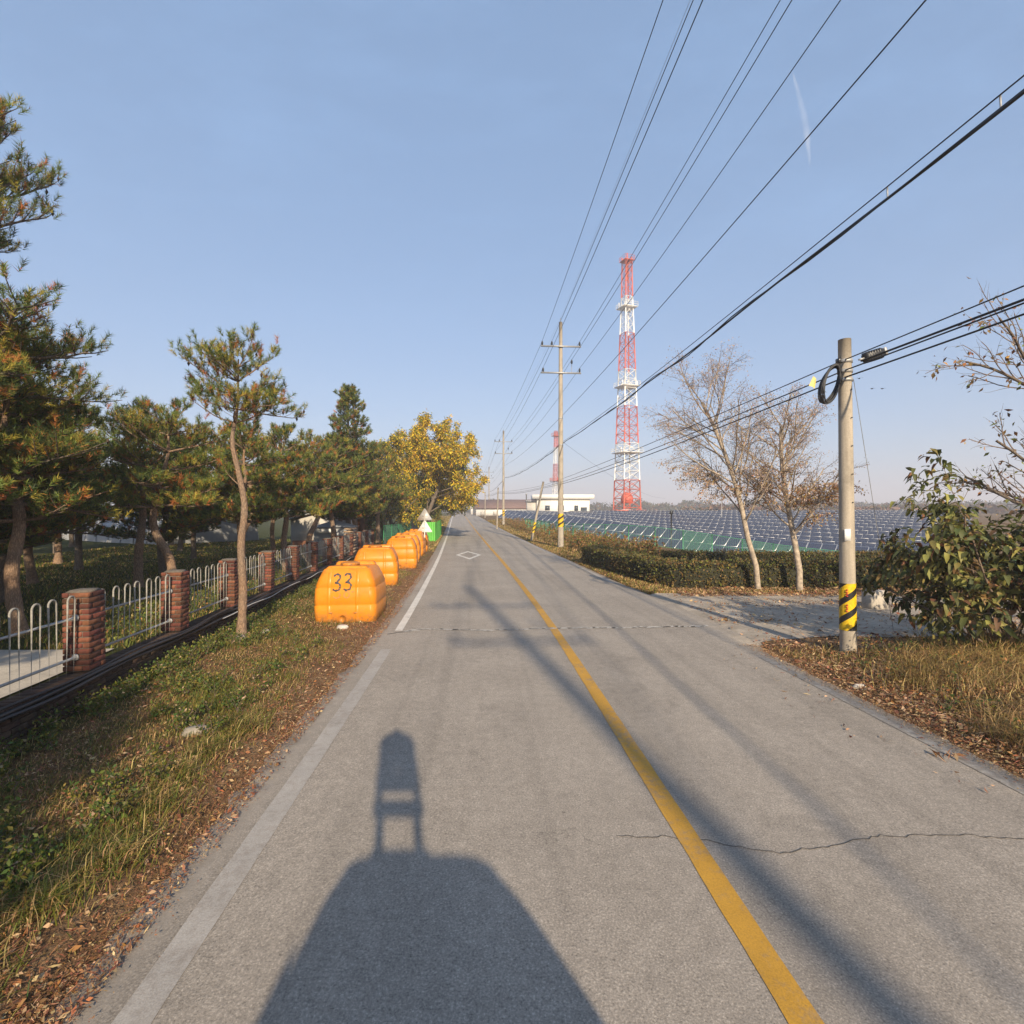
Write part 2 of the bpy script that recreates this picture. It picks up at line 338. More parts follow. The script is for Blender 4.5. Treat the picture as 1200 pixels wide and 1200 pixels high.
simple('brown_roof', (.16, .10, .085), .8, .2, 1.0); simple('rust_sheet', (.20, .085, .045), .8, .35, 2.5)
simple('grey_roof', (.36, .37, .38), .55, .12, 1.0); simple('red_roof', (.45, .09, .05), .7, .15, 2)
simple('window_glass', (.05, .06, .07), .12, .1, 2)
simple('vinyl', (.27, .275, .28), .4, .12, 1.2)
simple('green_steel', (.06, .27, .13), .5, .15, 6); simple('bright_green_sheet', (.10, .42, .055), .55, .15, 2)
simple('sign_back', (.42, .41, .39), .5, .15, 6, metal=.3); simple('sign_white', (.66, .65, .62), .5, .1, 6)
def mat_bark(name, c1, c2):
    m, t, b = newmat(name); v = objco(t); mp = t.nodes.new('ShaderNodeMapping'); mp.inputs['Scale'].default_value = (34, 34, 8); t.links.new(v, mp.inputs[0])
    vo = t.nodes.new('ShaderNodeTexVoronoi'); vo.feature = 'DISTANCE_TO_EDGE'; vo.inputs['Scale'].default_value = 1.0
    ad = t.nodes.new('ShaderNodeVectorMath'); ad.operation = 'ADD'; nn = t.nodes.new('ShaderNodeTexNoise'); nn.inputs['Scale'].default_value = 1.5; nn.inputs['Detail'].default_value = 4
    t.links.new(mp.outputs[0], nn.inputs['Vector']); t.links.new(mp.outputs[0], ad.inputs[0]); t.links.new(nn.outputs['Color'], ad.inputs[1]); t.links.new(ad.outputs[0], vo.inputs['Vector'])
    k = ramp(t, vo.outputs['Distance'], [(.0, .55), (.2, 1.0)]); f = noise(t, 1.4, 5, .6, v)
    c = mix(t, 1, mix(t, ramp(t, f, [(.35, 0), (.65, 1)]), c1, c2), k, 'MULTIPLY'); c = mix(t, .6, c, ramp(t, noise(t, 40, 4, .7, v), [(.3, .6), (.7, 1.25)]), 'MULTIPLY')
    t.links.new(c, b.inputs['Base Color']); b.inputs['Roughness'].default_value = .95; b.inputs['Specular IOR Level'].default_value = .15; bump(t, b, vo.outputs['Distance'], .03, .8)
mat_bark('pine_bark', (.32, .20, .125), (.27, .205, .155)); mat_bark('pine_bark_grey', (.19, .145, .11), (.22, .185, .15))
simple('birch_bark', (.36, .295, .225), .88, .45, 9, bumpd=.01); simple('twig', (.16, .115, .085), .9, .2, 8)
simple('pale_twig', (.20, .155, .125), .9, .2, 8)
simple('rock', (.26, .23, .19), .9, .3, 7, bumpd=.02); simple('pale_rock', (.46, .42, .37), .9, .15, 9, bumpd=.01)
simple('label_paper', (.72, .71, .69), .6, .06, 20); simple('red_ink', (.55, .05, .03), .6, .1, 20)
simple('ink', (.035, .03, .03), .6, .2, 30); simple('faint_ink', (.38, .17, .05), .6, .3, 40)
simple('pine_cone', (.055, .032, .020), .9, .3, 20)
simple('car_paint', (.70, .70, .70), .25, .02, 2); simple('tyre', (.02, .02, .02), .85, .2, 20); simple('rim', (.45, .45, .46), .35, .05, 5, metal=.8)
simple('bird_dark', (.03, .03, .035), .8, .1, 3); simple('crack_fill', (.055, .050, .045), .9, .4, 30)
simple('crack_chip', (.42, .39, .35), .9, .2, 30); simple('yellow_tag', (.58, .45, .14), .6, .2, 20)
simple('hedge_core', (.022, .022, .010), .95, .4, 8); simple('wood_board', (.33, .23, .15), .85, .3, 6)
simple('far_forest', (.040, .048, .024), .95, .35, .05)
for n_, c_, k_ in [('needle_dark', (.058, .088, .026), .25), ('needle_green', (.145, .185, .036), .3), ('needle_yellow', (.37, .315, .052), .3), ('needle_brown', (.36, .13, .034), .15),
    ('leaf_yellow', (.74, .52, .030), .38), ('leaf_olive', (.17, .19, .030), .3), ('leaf_gold', (.40, .24, .035), .3), ('leaf_orange', (.36, .17, .045), .25), ('leaf_tan', (.38, .28, .17), .2),
    ('leaf_pink', (.42, .31, .25), .2), ('shrub_leaf', (.075, .085, .024), .22), ('shrub_leaf_light', (.24, .22, .060), .3), ('shrub_leaf_red', (.18, .095, .036), .2),
    ('hedge_leaf', (.075, .072, .020), .15), ('hedge_leaf_brown', (.16, .105, .032), .15), ('grass_green', (.125, .145, .020), .3), ('grass_olive', (.20, .165, .032), .3),
    ('grass_straw', (.46, .32, .13), .25), ('grass_brown', (.26, .145, .058), .15), ('litter_brown', (.24, .11, .052), .1), ('litter_tan', (.44, .30, .165), .1), ('litter_orange', (.36, .15, .05), .15),
    ('weed_green', (.062, .105, .022), .25), ('forest_leaf', (.055, .060, .030), .0), ('forest_leaf_rust', (.13, .070, .035), .0)]:
    leafm(n_, c_, .35, k_)
def mat_net():
    m, t, b = newmat('green_netting'); b.inputs['Base Color'].default_value = (.05, .17, .11, 1); b.inputs['Roughness'].default_value = .8
    v = objco(t); f = noise(t, 5, 4, .6, v); tr = t.nodes.new('ShaderNodeBsdfTransparent'); ms = t.nodes.new('ShaderNodeMixShader')
    t.links.new(ramp(t, f, [(.3, .25), (.7, .6)]), ms.inputs[0]); t.links.new(tr.outputs[0], ms.inputs[1]); t.links.new(b.outputs[0], ms.inputs[2])
    t.links.new(ms.outputs[0], t.nodes['Material Output'].inputs['Surface'])
    m, t, b = newmat('contrail_mist'); b.inputs['Base Color'].default_value = (.9, .9, .92, 1); b.inputs['Roughness'].default_value = 1
    g = t.nodes.new('ShaderNodeLayerWeight'); g.inputs[0].default_value = .5; tr = t.nodes.new('ShaderNodeBsdfTransparent'); ms = t.nodes.new('ShaderNodeMixShader')
    f = noise(t, .01, 4, .6, objco(t)); k = math_(t, 'MULTIPLY', math_(t, 'POWER', math_(t, 'SUBTRACT', 1.0, g.outputs['Facing']), 2.0), ramp(t, f, [(.3, .0), (.7, .12)]))
    t.links.new(k, ms.inputs[0]); t.links.new(tr.outputs[0], ms.inputs[1]); t.links.new(b.outputs[0], ms.inputs[2]); t.links.new(ms.outputs[0], t.nodes['Material Output'].inputs['Surface'])
mat_net()

# ------------------------------------------------------------------ ground, road, markings
def build_ground():
    ys = np.concatenate([np.arange(-60, 0, 2.0), np.arange(0, 16, .2), np.arange(16, 40, .6), np.arange(40, 140, 2.5), np.geomspace(140, 6000, 30)])
    dl = np.concatenate([-np.geomspace(6000, 14, 28), np.arange(-13, -8, .5), np.arange(-8, -3.2, .16), np.arange(-3, 3.3, 1.2), np.arange(3.3, 8.5, .2), np.arange(8.5, 34, .8), np.geomspace(34, 6000, 28)])
    Yg, Dg = np.meshgrid(ys, dl, indexing='ij'); Xg = cx(np.clip(Yg, -60, 420)) + Dg; Zg = H(Xg, Yg)
    Zg = np.where(np.hypot(Xg, Yg) > 500, 1.6 + 0 * Zg, Zg)
    mb = MB().grid(np.stack([Xg, Yg, Zg], -1)); o = mb.build('ground', 'ground_soil', smooth=True, kind='structure')
    g = .15 + .35 * sst(4.1, 5.0, -Dg) + .5 * sst(0, 1, wallX(Yg) - Xg) + .15 * sst(20, 40, Yg)
    g = np.where(Dg > 3.2, .10 + .25 * sst(9, 16, Dg), g); g = np.where(Yg > 25, np.maximum(g, .45), g)
    dry = np.where(Dg > 3.2, .55, .1) * np.ones_like(Yg); dry = np.where(Dg < -7, 0, dry)
    for nm, a in (('green', g), ('dry', dry)):
        at = o.data.attributes.new(nm, 'FLOAT', 'POINT'); at.data.foreach_set('value', a.ravel().astype(np.float32))
build_ground()

EDGE_L, EDGE_R = -3.72, 3.52
def ysteps(a, b):
    ys = [a]
    while ys[-1] < b: y = ys[-1]; ys.append(min(b, y + (.1 if 0 < y < 14 else .4 if y < 50 else 1.5)))
    return np.array(ys)
def build_road():
    ys = ysteps(-45, 400)
    rag = .045 * wob(ys * 0 + 3, ys, 2.2) + .03 * wob(ys * 0, ys, 6.0, 4) + .03 * rng.normal(size=len(ys)); fade = np.exp(-np.maximum(ys, 0) / 40)
    rows = []; uv = []
    for y, r in zip(ys, rag * fade):
        wide = .75 * float(sst(9.2, 10.5, y) * sst(17.5, 14.5, y))
        ds = [EDGE_L + r - .03, EDGE_L + r, -3.46, -3.0, -1.6, 0, 1.7, 3.0, EDGE_R + r * .8 + wide, EDGE_R + r * .8 + wide + .03]
        c = float(cx(y)); z = float(zr(y))
        rows.append([(c + d, y, z - (.06 if k in (0, 9) else 0) + .012 * math.cos(min(1, abs(d) / 4) * 1.5)) for k, d in enumerate(ds)])
        uv += [(d, y) for d in ds]
    mb = MB().grid(rows); mb.UV = np.array(uv)
    mb.build('road', 'asphalt', smooth=False, kind='structure')
build_road()
roadz = lambda d, y: float(zr(y)) + .012 * math.cos(min(1, abs(d) / 4) * 1.5)
def strip(name, mat_, d0, d1, y0, y1, label, parent=None, dz=.005):
    ys = ysteps(y0, y1); rows = []
    for y in ys:
        j = .0022 * math.sin(y * 7.1) + .0012 * math.sin(y * 17.3)
        rows.append([(float(cx(y)) + d0 + j, y, roadz(d0, y) + dz), (float(cx(y)) + (d0 + d1) / 2 + j, y, roadz((d0 + d1) / 2, y) + dz), (float(cx(y)) + d1 - j * .5, y, roadz(d1, y) + dz)])
    return MB().grid(rows).build(name, mat_, kind='structure', label=label)
strip('road_centre_line', 'yellow_paint', -.085, .085, -40, 330, 'yellow painted centre line of the road')
strip('road_edge_line', 'white_paint', -3.36, -3.20, 10.75, 240, 'clean white edge line beside the orange tanks')
strip('worn_road_edge_line', 'worn_white_paint', -3.38, -3.19, -20, 9.3, 'worn greyish white edge line beside the grassy verge')
strip('faded_road_edge_line', 'ghost_white_paint', 3.20, 3.33, -20, 8.8, 'faded white edge line beside the dry bank')
strip('far_road_edge_line', 'worn_white_paint', 3.20, 3.36, 18, 240, 'faded white edge line along the weedy verge by the solar field')
def diamond():
    yc, L, W = 29.6, 2.8, .74; mb = MB(); pts = [(0, -1), (1, 0), (0, 1), (-1, 0)]
    for k in range(4):
        a, b_ = pts[k], pts[(k + 1) % 4]; q = []
        for (p, s) in ((a, 1.0), (b_, 1.0), (b_, .72), (a, .72)):
            y = yc + p[1] * L * s; d = -1.62 + p[0] * W * s; q.append((float(cx(y)) + d, y, roadz(d, y) + .005))
        mb.polys([q])
    mb.build('road_diamond_marking', 'white_paint', kind='structure', label='white diamond outline painted in the left lane')
diamond()
def crack(name, pts, wd, mats, chips=0):
    mb = MB(); L, Rr = [], []
    P = []
    for (x0, y0), (x1, y1) in zip(pts[:-1], pts[1:]):
        for t in np.linspace(0, 1, 14, endpoint=False): P.append((x0 + (x1 - x0) * t, y0 + (y1 - y0) * t + .035 * wob(x0 + (x1 - x0) * t, 0, 5, 2) + random.uniform(-.014, .014)))
    for i, (x, y) in enumerate(P):
        d = x - float(cx(y)); ww = wd * (.45 + .55 * abs(math.sin(i * 1.7)) + .3 * random.random()); z = roadz(d, y) + .004
        L.append([(x, y - ww / 2, z), (x, y + ww / 2, z)])
    mb.grid(L)
    for k in range(chips):
        x, y = random.choice(P[8:]); d = x - float(cx(y)); s = .03 + .10 * random.random(); h = .014 + .03 * random.random(); y += random.uniform(-.05, .05); z = roadz(d, y) + .007
        mb.polys([[(x - s, y - h, z), (x + s * .7, y - h * .6, z), (x + s, y + h, z), (x - s * .6, y + h * .8, z)]], 1)
    mb.build(name, mats, kind='structure')
crack('road_joint_crack', [(-2.55, 10.45), (-1.9, 10.9), (-.5, 10.75), (.9, 10.95), (2.4, 11.0), (3.9, 11.15), (4.3, 11.2)], .055, ['crack_fill', 'crack_chip'], 190)
crack('road_crack', [(-.1 + .9, 3.93), (1.35, 3.9), (1.95, 3.72), (2.5, 3.85), (3.1, 3.95), (3.9, 3.9), (4.6, 3.92)], .008, ['crack_fill', 'crack_chip'])

def build_driveway():
    rows = []
    for y in np.arange(9.6, 16.1, .3):
        r = []
        for x in np.concatenate([np.arange(0, 12, .4), np.arange(12, 60, 4)]):
            X = float(cx(y)) + 3.1 + x; fl = max(0, 1 - x / 2.5); yy = y + .12 * wob(X, y * 0, 1.5) * (1 if y in (9.6,) else .3)
            yy = 12.6 + (y - 12.6) * (1 + .22 * fl) * (.80)
            r.append((X, yy + .10 * float(wob(X, y, 1.4)), float(H(X, yy)) + .012 + .006 * float(wob(X, y, 2))))
        rows.append(r)
    MB().grid(rows).build('driveway', 'driveway_concrete', smooth=True, kind='structure')
build_driveway()
def build_slab():
    rows = []
    for y in np.arange(-4, 8.1, .5):
        rows.append([(float(wallX(y)) - .5 - x, y, float(H(float(wallX(y)) - .5 - x, y)) + .03 + (-.12 if False else 0)) for x in np.arange(0, 9, .5)])
    MB().grid(rows).build('paved_path', 'slab_concrete', kind='structure')
build_slab()

# ------------------------------------------------------------------ far hills and woods
def hill(name, label, pts, h, depth, mat_):
    mb = MB(); rows = []
    n = 160
    for q in np.linspace(0, 1, 14):
        r = []
        for k in range(n):
            t = k / (n - 1); x = pts[0][0] + (pts[1][0] - pts[0][0]) * t; y = pts[0][1] + (pts[1][1] - pts[0][1]) * t
            prof = math.sin(math.pi * t) ** .5 * (.62 + .38 * float(wob(t * 9, 0, 1, h))) * h
            cr = math.sin(math.pi * min(1, q * 1.0)) ; r.append((x, y + q * depth, 1.0 + prof * cr * (1 + .10 * random.random())))
        rows.append(r)
    return mb.grid(rows).build(name, mat_, smooth=False, kind='structure', label=label)
hill('hill', 'hazy wooded hill beyond the end of the road', ((-420, 1000), (130, 1000)), 44, 260, 'far_forest')
hill('hill', 'long low hazy wooded ridge behind the lattice tower', ((60, 760), (1500, 700)), 24, 260, 'far_forest')
hill('hill', 'faint far ridge on the horizon', ((-2600, 2300), (2600, 2300)), 52, 500, 'far_forest')
def far_wood(name, label, x0, x1, y, hgt, n, mats):
    ang = rng.random((n, 3)); X = x0 + (x1 - x0) * ang[:, 0]; Yq = y + 40 * ang[:, 1]
    top = hgt * (.55 + .45 * wob(X * .08, Yq * .02, 1.0, 3)); Z = 1 + np.maximum(top, 1.5) * ang[:, 2] ** .6
    s = .35 + .55 * rng.random((n, 1, 1)); c = np.stack([X, Yq, Z], -1)[:, None]
    tri = c + rng.normal(size=(n, 3, 3)) * s
    mb = MB(); k = n // 4 * 3; mb.polys(tri[:k], 0); mb.polys(tri[k:], 1)
    mb.build(name, mats, kind='stuff', label=label, category='wood')
far_wood('distant_wood', 'dark hazy wood on the horizon right of the lattice tower', 40, 420, 330, 11, 30000, ['forest_leaf', 'forest_leaf_rust'])
far_wood('distant_wood', 'low rust coloured scrub behind the solar field', 75, 190, 190, 5.0, 14000, ['forest_leaf_rust', 'forest_leaf'])
far_wood('distant_wood', 'hazy wood beyond the far bend of the road', -140, 10, 380, 15, 12000, ['forest_leaf', 'forest_leaf'])

# ------------------------------------------------------------------ brick fence on the left
def brick_mesh(L, D, h):
    return MB().bevbox((0, 0, 0), (L, D, h), .006).mesh('brick', 'brick')
def build_fence():
    rz = math.atan(.12); root = empty('brick_fence', (float(wallX(6.65)), 6.65, 0), rz, label='low brick wall with brick pillars and hooped steel railings beside the verge', category='fence')
    P = 2.2; ks = list(range(-4, 12)); half = .157; zt0 = .42
    # base wall: joined brickwork, the courses proud of the mortar
    y0, y1 = ks[0] * P - .3, ks[-1] * P + .3
    MB().box((0, (y0 + y1) / 2, .20), (.20, y1 - y0, .40)).build('wall_core', 'mortar', root)
    mb = MB(); row = 0; z = .035
    while z < .40:
        y = y0 + (.115 if row % 2 else 0)
        while y < y1 - .2: mb.bevbox((.105 + random.uniform(-.003, .003), y + .11, z), (.05, .218, .058), .005); y += .23
        z += .07; row += 1
    mb.build('wall_brickwork', 'dark_brick', root, kind='stuff')
    mb = MB(); y = y0
    while y < y1: mb.bevbox((random.uniform(-.006, .006), y + .055, .425), (.28, .10, .05), .006); y += .112
    mb.build('coping', 'dark_brick', root, kind='stuff')
    # pillars: each course a pinwheel of four bricks
    bm_ = brick_mesh(.226, .078, .058); total = 0
    for k in ks:
        y = k * P; real = k in (0, 1, 2, 3)
        p = MB().box((0, 0, .515), (2 * half - .03, 2 * half - .03, .99)).build('pillar', 'mortar', root); p.location = (0, y, zt0 + .03); p.rotation_euler = (random.uniform(-.012, .012), random.uniform(-.015, .015), random.uniform(-.03, .03))
        mbp = MB()
        for c in range(14):
            z = .03 + c * .0715 + .03
            for q in range(4):
                a = q * math.pi / 2; s = 1 if c % 2 else -1
                lx, ly = s * (half - .113), -(half - .039); px = lx * math.cos(a) - ly * math.sin(a); py = lx * math.sin(a) + ly * math.cos(a)
                jit = (random.uniform(-.004, .004), random.uniform(-.004, .004))
                if real:
                    o = bpy.data.objects.new('brick', bm_); link(o, p); o.location = (px + jit[0], py + jit[1], z); o.rotation_euler = (0, 0, a + random.uniform(-.012, .012))
                else: mbp.bevbox((px + jit[0], py + jit[1], z), (.226, .078, .058), .005, rz=a)
        if not real: mbp.build('pillar_brickwork', 'brick', p, kind='stuff')
        MB().raw([(-.14,-.14,1.018),(.14,-.14,1.018),(.14,.14,1.018),(-.14,.14,1.018),(-.10,-.10,1.05),(.10,-.10,1.05),(.10,.10,1.05),(-.10,.10,1.05)], [[0,1,5,4],[1,2,6,5],[2,3,7,6],[3,0,4,7],[4,5,6,7],[3,2,1,0]]).build('mortar_cap', 'mortar', p, smooth=False)
    # railings
    hb = MB(); w2 = .06; pts = [(0, -w2, 0), (0, -w2, .93)] + [(0, -w2 * math.cos(a), .93 + w2 * math.sin(a)) for a in np.linspace(.3, math.pi - .3, 7)] + [(0, w2, .93), (0, w2, 0)]
    hb.tube(pts, .0125, 6); hoop = hb.mesh('hoop', 'railing_paint', True)
    for k in ks[:-1]:
        r = empty('railing', (0, k * P, 0), 0, root)
        for z in (.66, 1.16): MB().tube([(.0, half - .01, z), (0, P - half + .01, z)], .017, 6).build('rail', 'galvanised', r, smooth=True)
        for z in (.66, 1.16):
            for yy, sg in ((half + .012, 1), (P - half - .012, -1)):
                MB().lathe([(.045, -.008), (.045, .004), (.03, .012)], 8).build('bracket', 'galvanised', r).matrix_local = Matrix.Translation((0, yy, z)) @ Matrix.Rotation(-sg * math.pi / 2, 4, 'X')
        n = 7; sp_ = (P - 2 * half) / n
        for q in range(n):
            o = bpy.data.objects.new('hoop', hoop); link(o, r); o.location = (.022, half + sp_ * (q + .5) + random.uniform(-.008, .008), .46); o.rotation_euler = (random.uniform(-.012, .012), random.uniform(-.015, .015), 0)
    # cables and pipe lying along the wall
    def cab(name, mat_, r, off, z, seed, label, ya=-8, yb=24):
        ys = np.arange(ya, yb, .15); pts = [(float(wallX(y + 6.65)) + off + .02 * math.sin(y * 1.3 + seed) + .012 * math.sin(y * 3.1 + seed * 2), y + 6.65, z + .018 * math.sin(y * 2.2 + seed * 3) + .012 * math.sin(y * .7 + seed)) for y in ys]
        MB().tube(pts, r, 6).build(name, mat_, smooth=True, label=label, category='cable', group='cables along the brick wall')
    cab('cable', 'black_rubber', .028, .175, .43, 0, 'thick black cable pipe lying uppermost along the brick wall'); cab('cable', 'black_rubber', .022, .190, .375, 2.1, 'thinner black cable hanging under the thick one along the brick wall')
    cab('cable', 'black_rubber', .016, .165, .480, 4.0, 'thin black cable on the brick coping')
    cab('conduit', 'grey_conduit', .011, .225, .40, 1.0, 'thin pale grey conduit running along the brick wall by the pine', 3.3, 22)
build_fence()

# ------------------------------------------------------------------ orange tanks
def tank_profile():
    # (z, half width, half length)
    return [(0, .69, .62), (.04, .725, .655), (.20, .74, .67), (.40, .745, .675), (.425, .728, .658), (.45, .745, .675), (.60, .74, .67), (.80, .725, .66), (.825, .705, .64), (.85, .722, .655), (1.02, .66, .60), (1.16, .60, .545), (1.225, .565, .51), (1.255, .50, .45)]
def ring(hx, hy, cr=.14, n=5):
    pts = []
    for qx, qy, a0 in ((1, -1, -90), (1, 1, 0), (-1, 1, 90), (-1, -1, 180)):
        for k in range(n):
            a = R(a0 + 90 * k / (n - 1)); pts.append((qx * (hx - cr) + cr * math.cos(a), qy * (hy - cr) + cr * math.sin(a)))
    return pts
def make_tank():
    prof = tank_profile(); mb = MB(); rings = [[(x, y, z) for x, y in ring(hx, hy)] for z, hx, hy in prof]
    rings.append([(x, y, 1.262) for x, y in ring(.44, .39)])
    G = [r + [r[0]] for r in rings]; mb.grid(G); n = len(rings[0])
    mb.raw(rings[-1], [list(range(n))]); body = mb.mesh('tank_body', 'orange_plastic', True)
    # vertical ribs on the faces
    ribs = []
    for fx in (.30, -.36):
        for fy in (-1, 1):
            rb = MB(); q = [];
            for z, hx, hy in prof[1:]:
                q.append([(fx - .045, fy * (hy + .004), z), (fx - .03, fy * (hy + .014), z), (fx + .03, fy * (hy + .014), z), (fx + .045, fy * (hy + .004), z)])
            rb.grid(q if fy > 0 else [r[::-1] for r in q]); ribs.append(rb.mesh('rib', 'orange_plastic'))
    # raised top hump with rounded ends, filler neck and lid
    hump = MB(); hr = [[(x, y, z) for x, y in ring(hx, hy, .07)] for z, hx, hy in ((1.24, .52, .11), (1.31, .50, .10), (1.345, .46, .07))]
    hump.grid([r + [r[0]] for r in hr]); hump.raw(hr[-1], [list(range(len(hr[0])))]); hump = hump.mesh('top_hump', 'orange_plastic', True)
    lid = MB().lathe([(.21, 0), (.21, .06), (.235, .06), (.235, .11), (.20, .125), (.05, .13)], 20).mesh('lid', 'orange_plastic', False)
    ou = MB(); ou.tube([(0, -.60, .11), (0, -.685, .11)], .085, 14); outlet = ou.mesh('outlet', 'orange_plastic', False)
    lug = MB().bevbox((0, 0, 0), (.10, .03, .045), .01).mesh('lug', 'orange_plastic')
    return body, ribs, hump, lid, outlet, lug
TANK = make_tank()
def tank_y(z):
    prof = tank_profile(); return -float(np.interp(z, [p[0] for p in prof], [p[2] for p in prof]))
def place_tank(x, y, rz, sxy, label):
    body, ribs, hump, lid, outlet, lug = TANK
    t = empty('water_tank', (x, y, float(H(x, y)) - .03), rz, label=label, category='tank', group='orange plastic tanks on the verge'); t.scale = sxy; t.rotation_euler = (random.uniform(-.02, .02), random.uniform(-.02, .02), rz + random.uniform(-.06, .06))
    for nm, me, loc in (('tank_body', body, (0, 0, 0)), *[('rib', q, (0, 0, 0)) for q in ribs], ('top_hump', hump, (0, .40, -.01)), ('top_hump', hump, (0, -.36, -.05)), ('lid', lid, (-.05, .02, 1.22)), ('outlet', outlet, (-.05, 0, 0)), ('lug', lug, (-.33, -.675, .25)), ('lug', lug, (.26, -.675, .25))):
        o = bpy.data.objects.new(nm, me); link(o, t); o.location = loc
    return t
tk = [(-3.82, 12.25, .10, (.94, 1.1, .98), 'orange plastic water tank with a black painted number on its face'),
      (-4.72, 17.9, .14, (1.0, 1.1, 1.0), 'second orange tank, its top stained brown, behind the numbered one'),
      (-4.98, 23.1, .10, (.95, 1.1, 1.05), 'third orange tank of the row, counted from the numbered one'),
      (-5.45, 26.2, .08, (1.0, 1.1, 1.05), 'fourth orange tank of the row, counted from the numbered one'),
      (-5.75, 29.5, .10, (.95, 1.1, 1.05), 'fifth orange tank of the row, beside the triangular sign post'),
      (-6.05, 32.6, .10, (.95, 1.1, 1.05), 'last orange tank of the row, just past the triangular sign post')]
tanks = [place_tank(*a) for a in tk]
def scrawl(parent, strokes, mat_, wd, name):
    mb = MB()
    for st in strokes:
        st = np.array(st, float); tt = np.linspace(0, len(st) - 1, len(st) * 5); P = np.stack([np.interp(tt, range(len(st)), st[:, k]) for k in (0, 1)], -1)
        D = np.gradient(P, axis=0); D /= np.linalg.norm(D, axis=1)[:, None] + 1e-9; Nn = np.stack([-D[:, 1], D[:, 0]], -1)
        ww = wd * (.55 + .6 * np.abs(np.sin(np.arange(len(P)) * .55 + st[0, 0] * 9)))
        rows = []
        for p, n_, w_ in zip(P, Nn, ww):
            a, b_ = p - n_ * w_, p + n_ * w_
            rows.append([(a[0], tank_y(a[1]) - .004, a[1]), (b_[0], tank_y(b_[1]) - .004, b_[1])])
        mb.grid(rows)
    mb.build(name, mat_, parent)
three = lambda ox, oz, s, f=1.0: [[(ox, oz), (ox + .05 * s, oz + .035 * s), (ox + .11 * s, oz + .02 * s), (ox + .12 * s, oz - .04 * s), (ox + .06 * s, oz - .105 * s), (ox + .03 * s, oz - .115 * s), (ox + .10 * s, oz - .12 * s), (ox + .135 * s, oz - .165 * s), (ox + .11 * s, oz - .235 * s), (ox + .04 * s, oz - .25 * s), (ox - .005 * s, oz - .22 * s)]]
scrawl(tanks[0], three(-.27, 1.08, 1.3) + three(-.02, 1.09, 1.3), 'ink', .022, 'painted_number')
scrawl(tanks[0], [[(-.38, .72), (-.30, .722)], [(-.26, .62), (-.20, .585), (-.13, .60), (-.09, .66), (-.12, .70)], [(.0, .72), (.07, .74), (.12, .69), (.11, .62), (.05, .585), (-.01, .62), (0, .70)], [(.16, .72), (.22, .735)]], 'faint_ink', .012, 'faded_number')

# ------------------------------------------------------------------ twin triangle sign
def build_sign():
    x, y = -5.12, 30.0; z0 = float(H(x, y)); s = empty('road_sign', (x, y, z0), .08, label='two grey backed triangular road signs stacked on one thin post', category='sign')
    MB().tube([(0, 0, -.1), (0, 0, 2.68)], .030, 8).build('post', 'sign_white', s, smooth=True)
    for k, (zc, m_) in enumerate(((2.0, 'sign_back'), (1.30, 'sign_white'))):
        mb = MB(); hw, hh = .44, .70; q = []
        for (px, pz) in ((-hw, 0), (hw, 0), (0, hh)):
            c = (0, hh / 3); v = Vector((px - c[0], pz - c[1])); n_ = v.normalized()
            for a in np.linspace(-.9, .9, 4):
                rr = .05; base = v - n_ * .07; dirv = Vector((n_.x * math.cos(a) - n_.y * math.sin(a), n_.x * math.sin(a) + n_.y * math.cos(a))); q.append((c[0] + base.x + dirv.x * rr, c[1] + base.y + dirv.y * rr))
        n = len(q); mb.raw([(a, -.004, b_) for a, b_ in q] + [(a, .004, b_) for a, b_ in q], [list(range(n))]); o = mb.n - 2 * n
        mb.F.append((np.array([[o + n + i for i in range(n - 1, -1, -1)]]), 0)); mb.F.append((np.array([[o + i, o + n + i, o + n + (i + 1) % n, o + (i + 1) % n] for i in range(n)]), 0))
        p = mb.build('sign_plate', m_, s); p.location = (0, .045, zc)
        MB().box((0, -.012, .24), (.34, .014, .035)).build('bracket', 'galvanised', p); MB().lathe([(.035, 0), (.035, .02)], 8).build('bolt', 'galvanised', p).matrix_local = Matrix.Translation((0, -.02, .30)) @ Matrix.Rotation(R(90), 4, 'X')
build_sign()

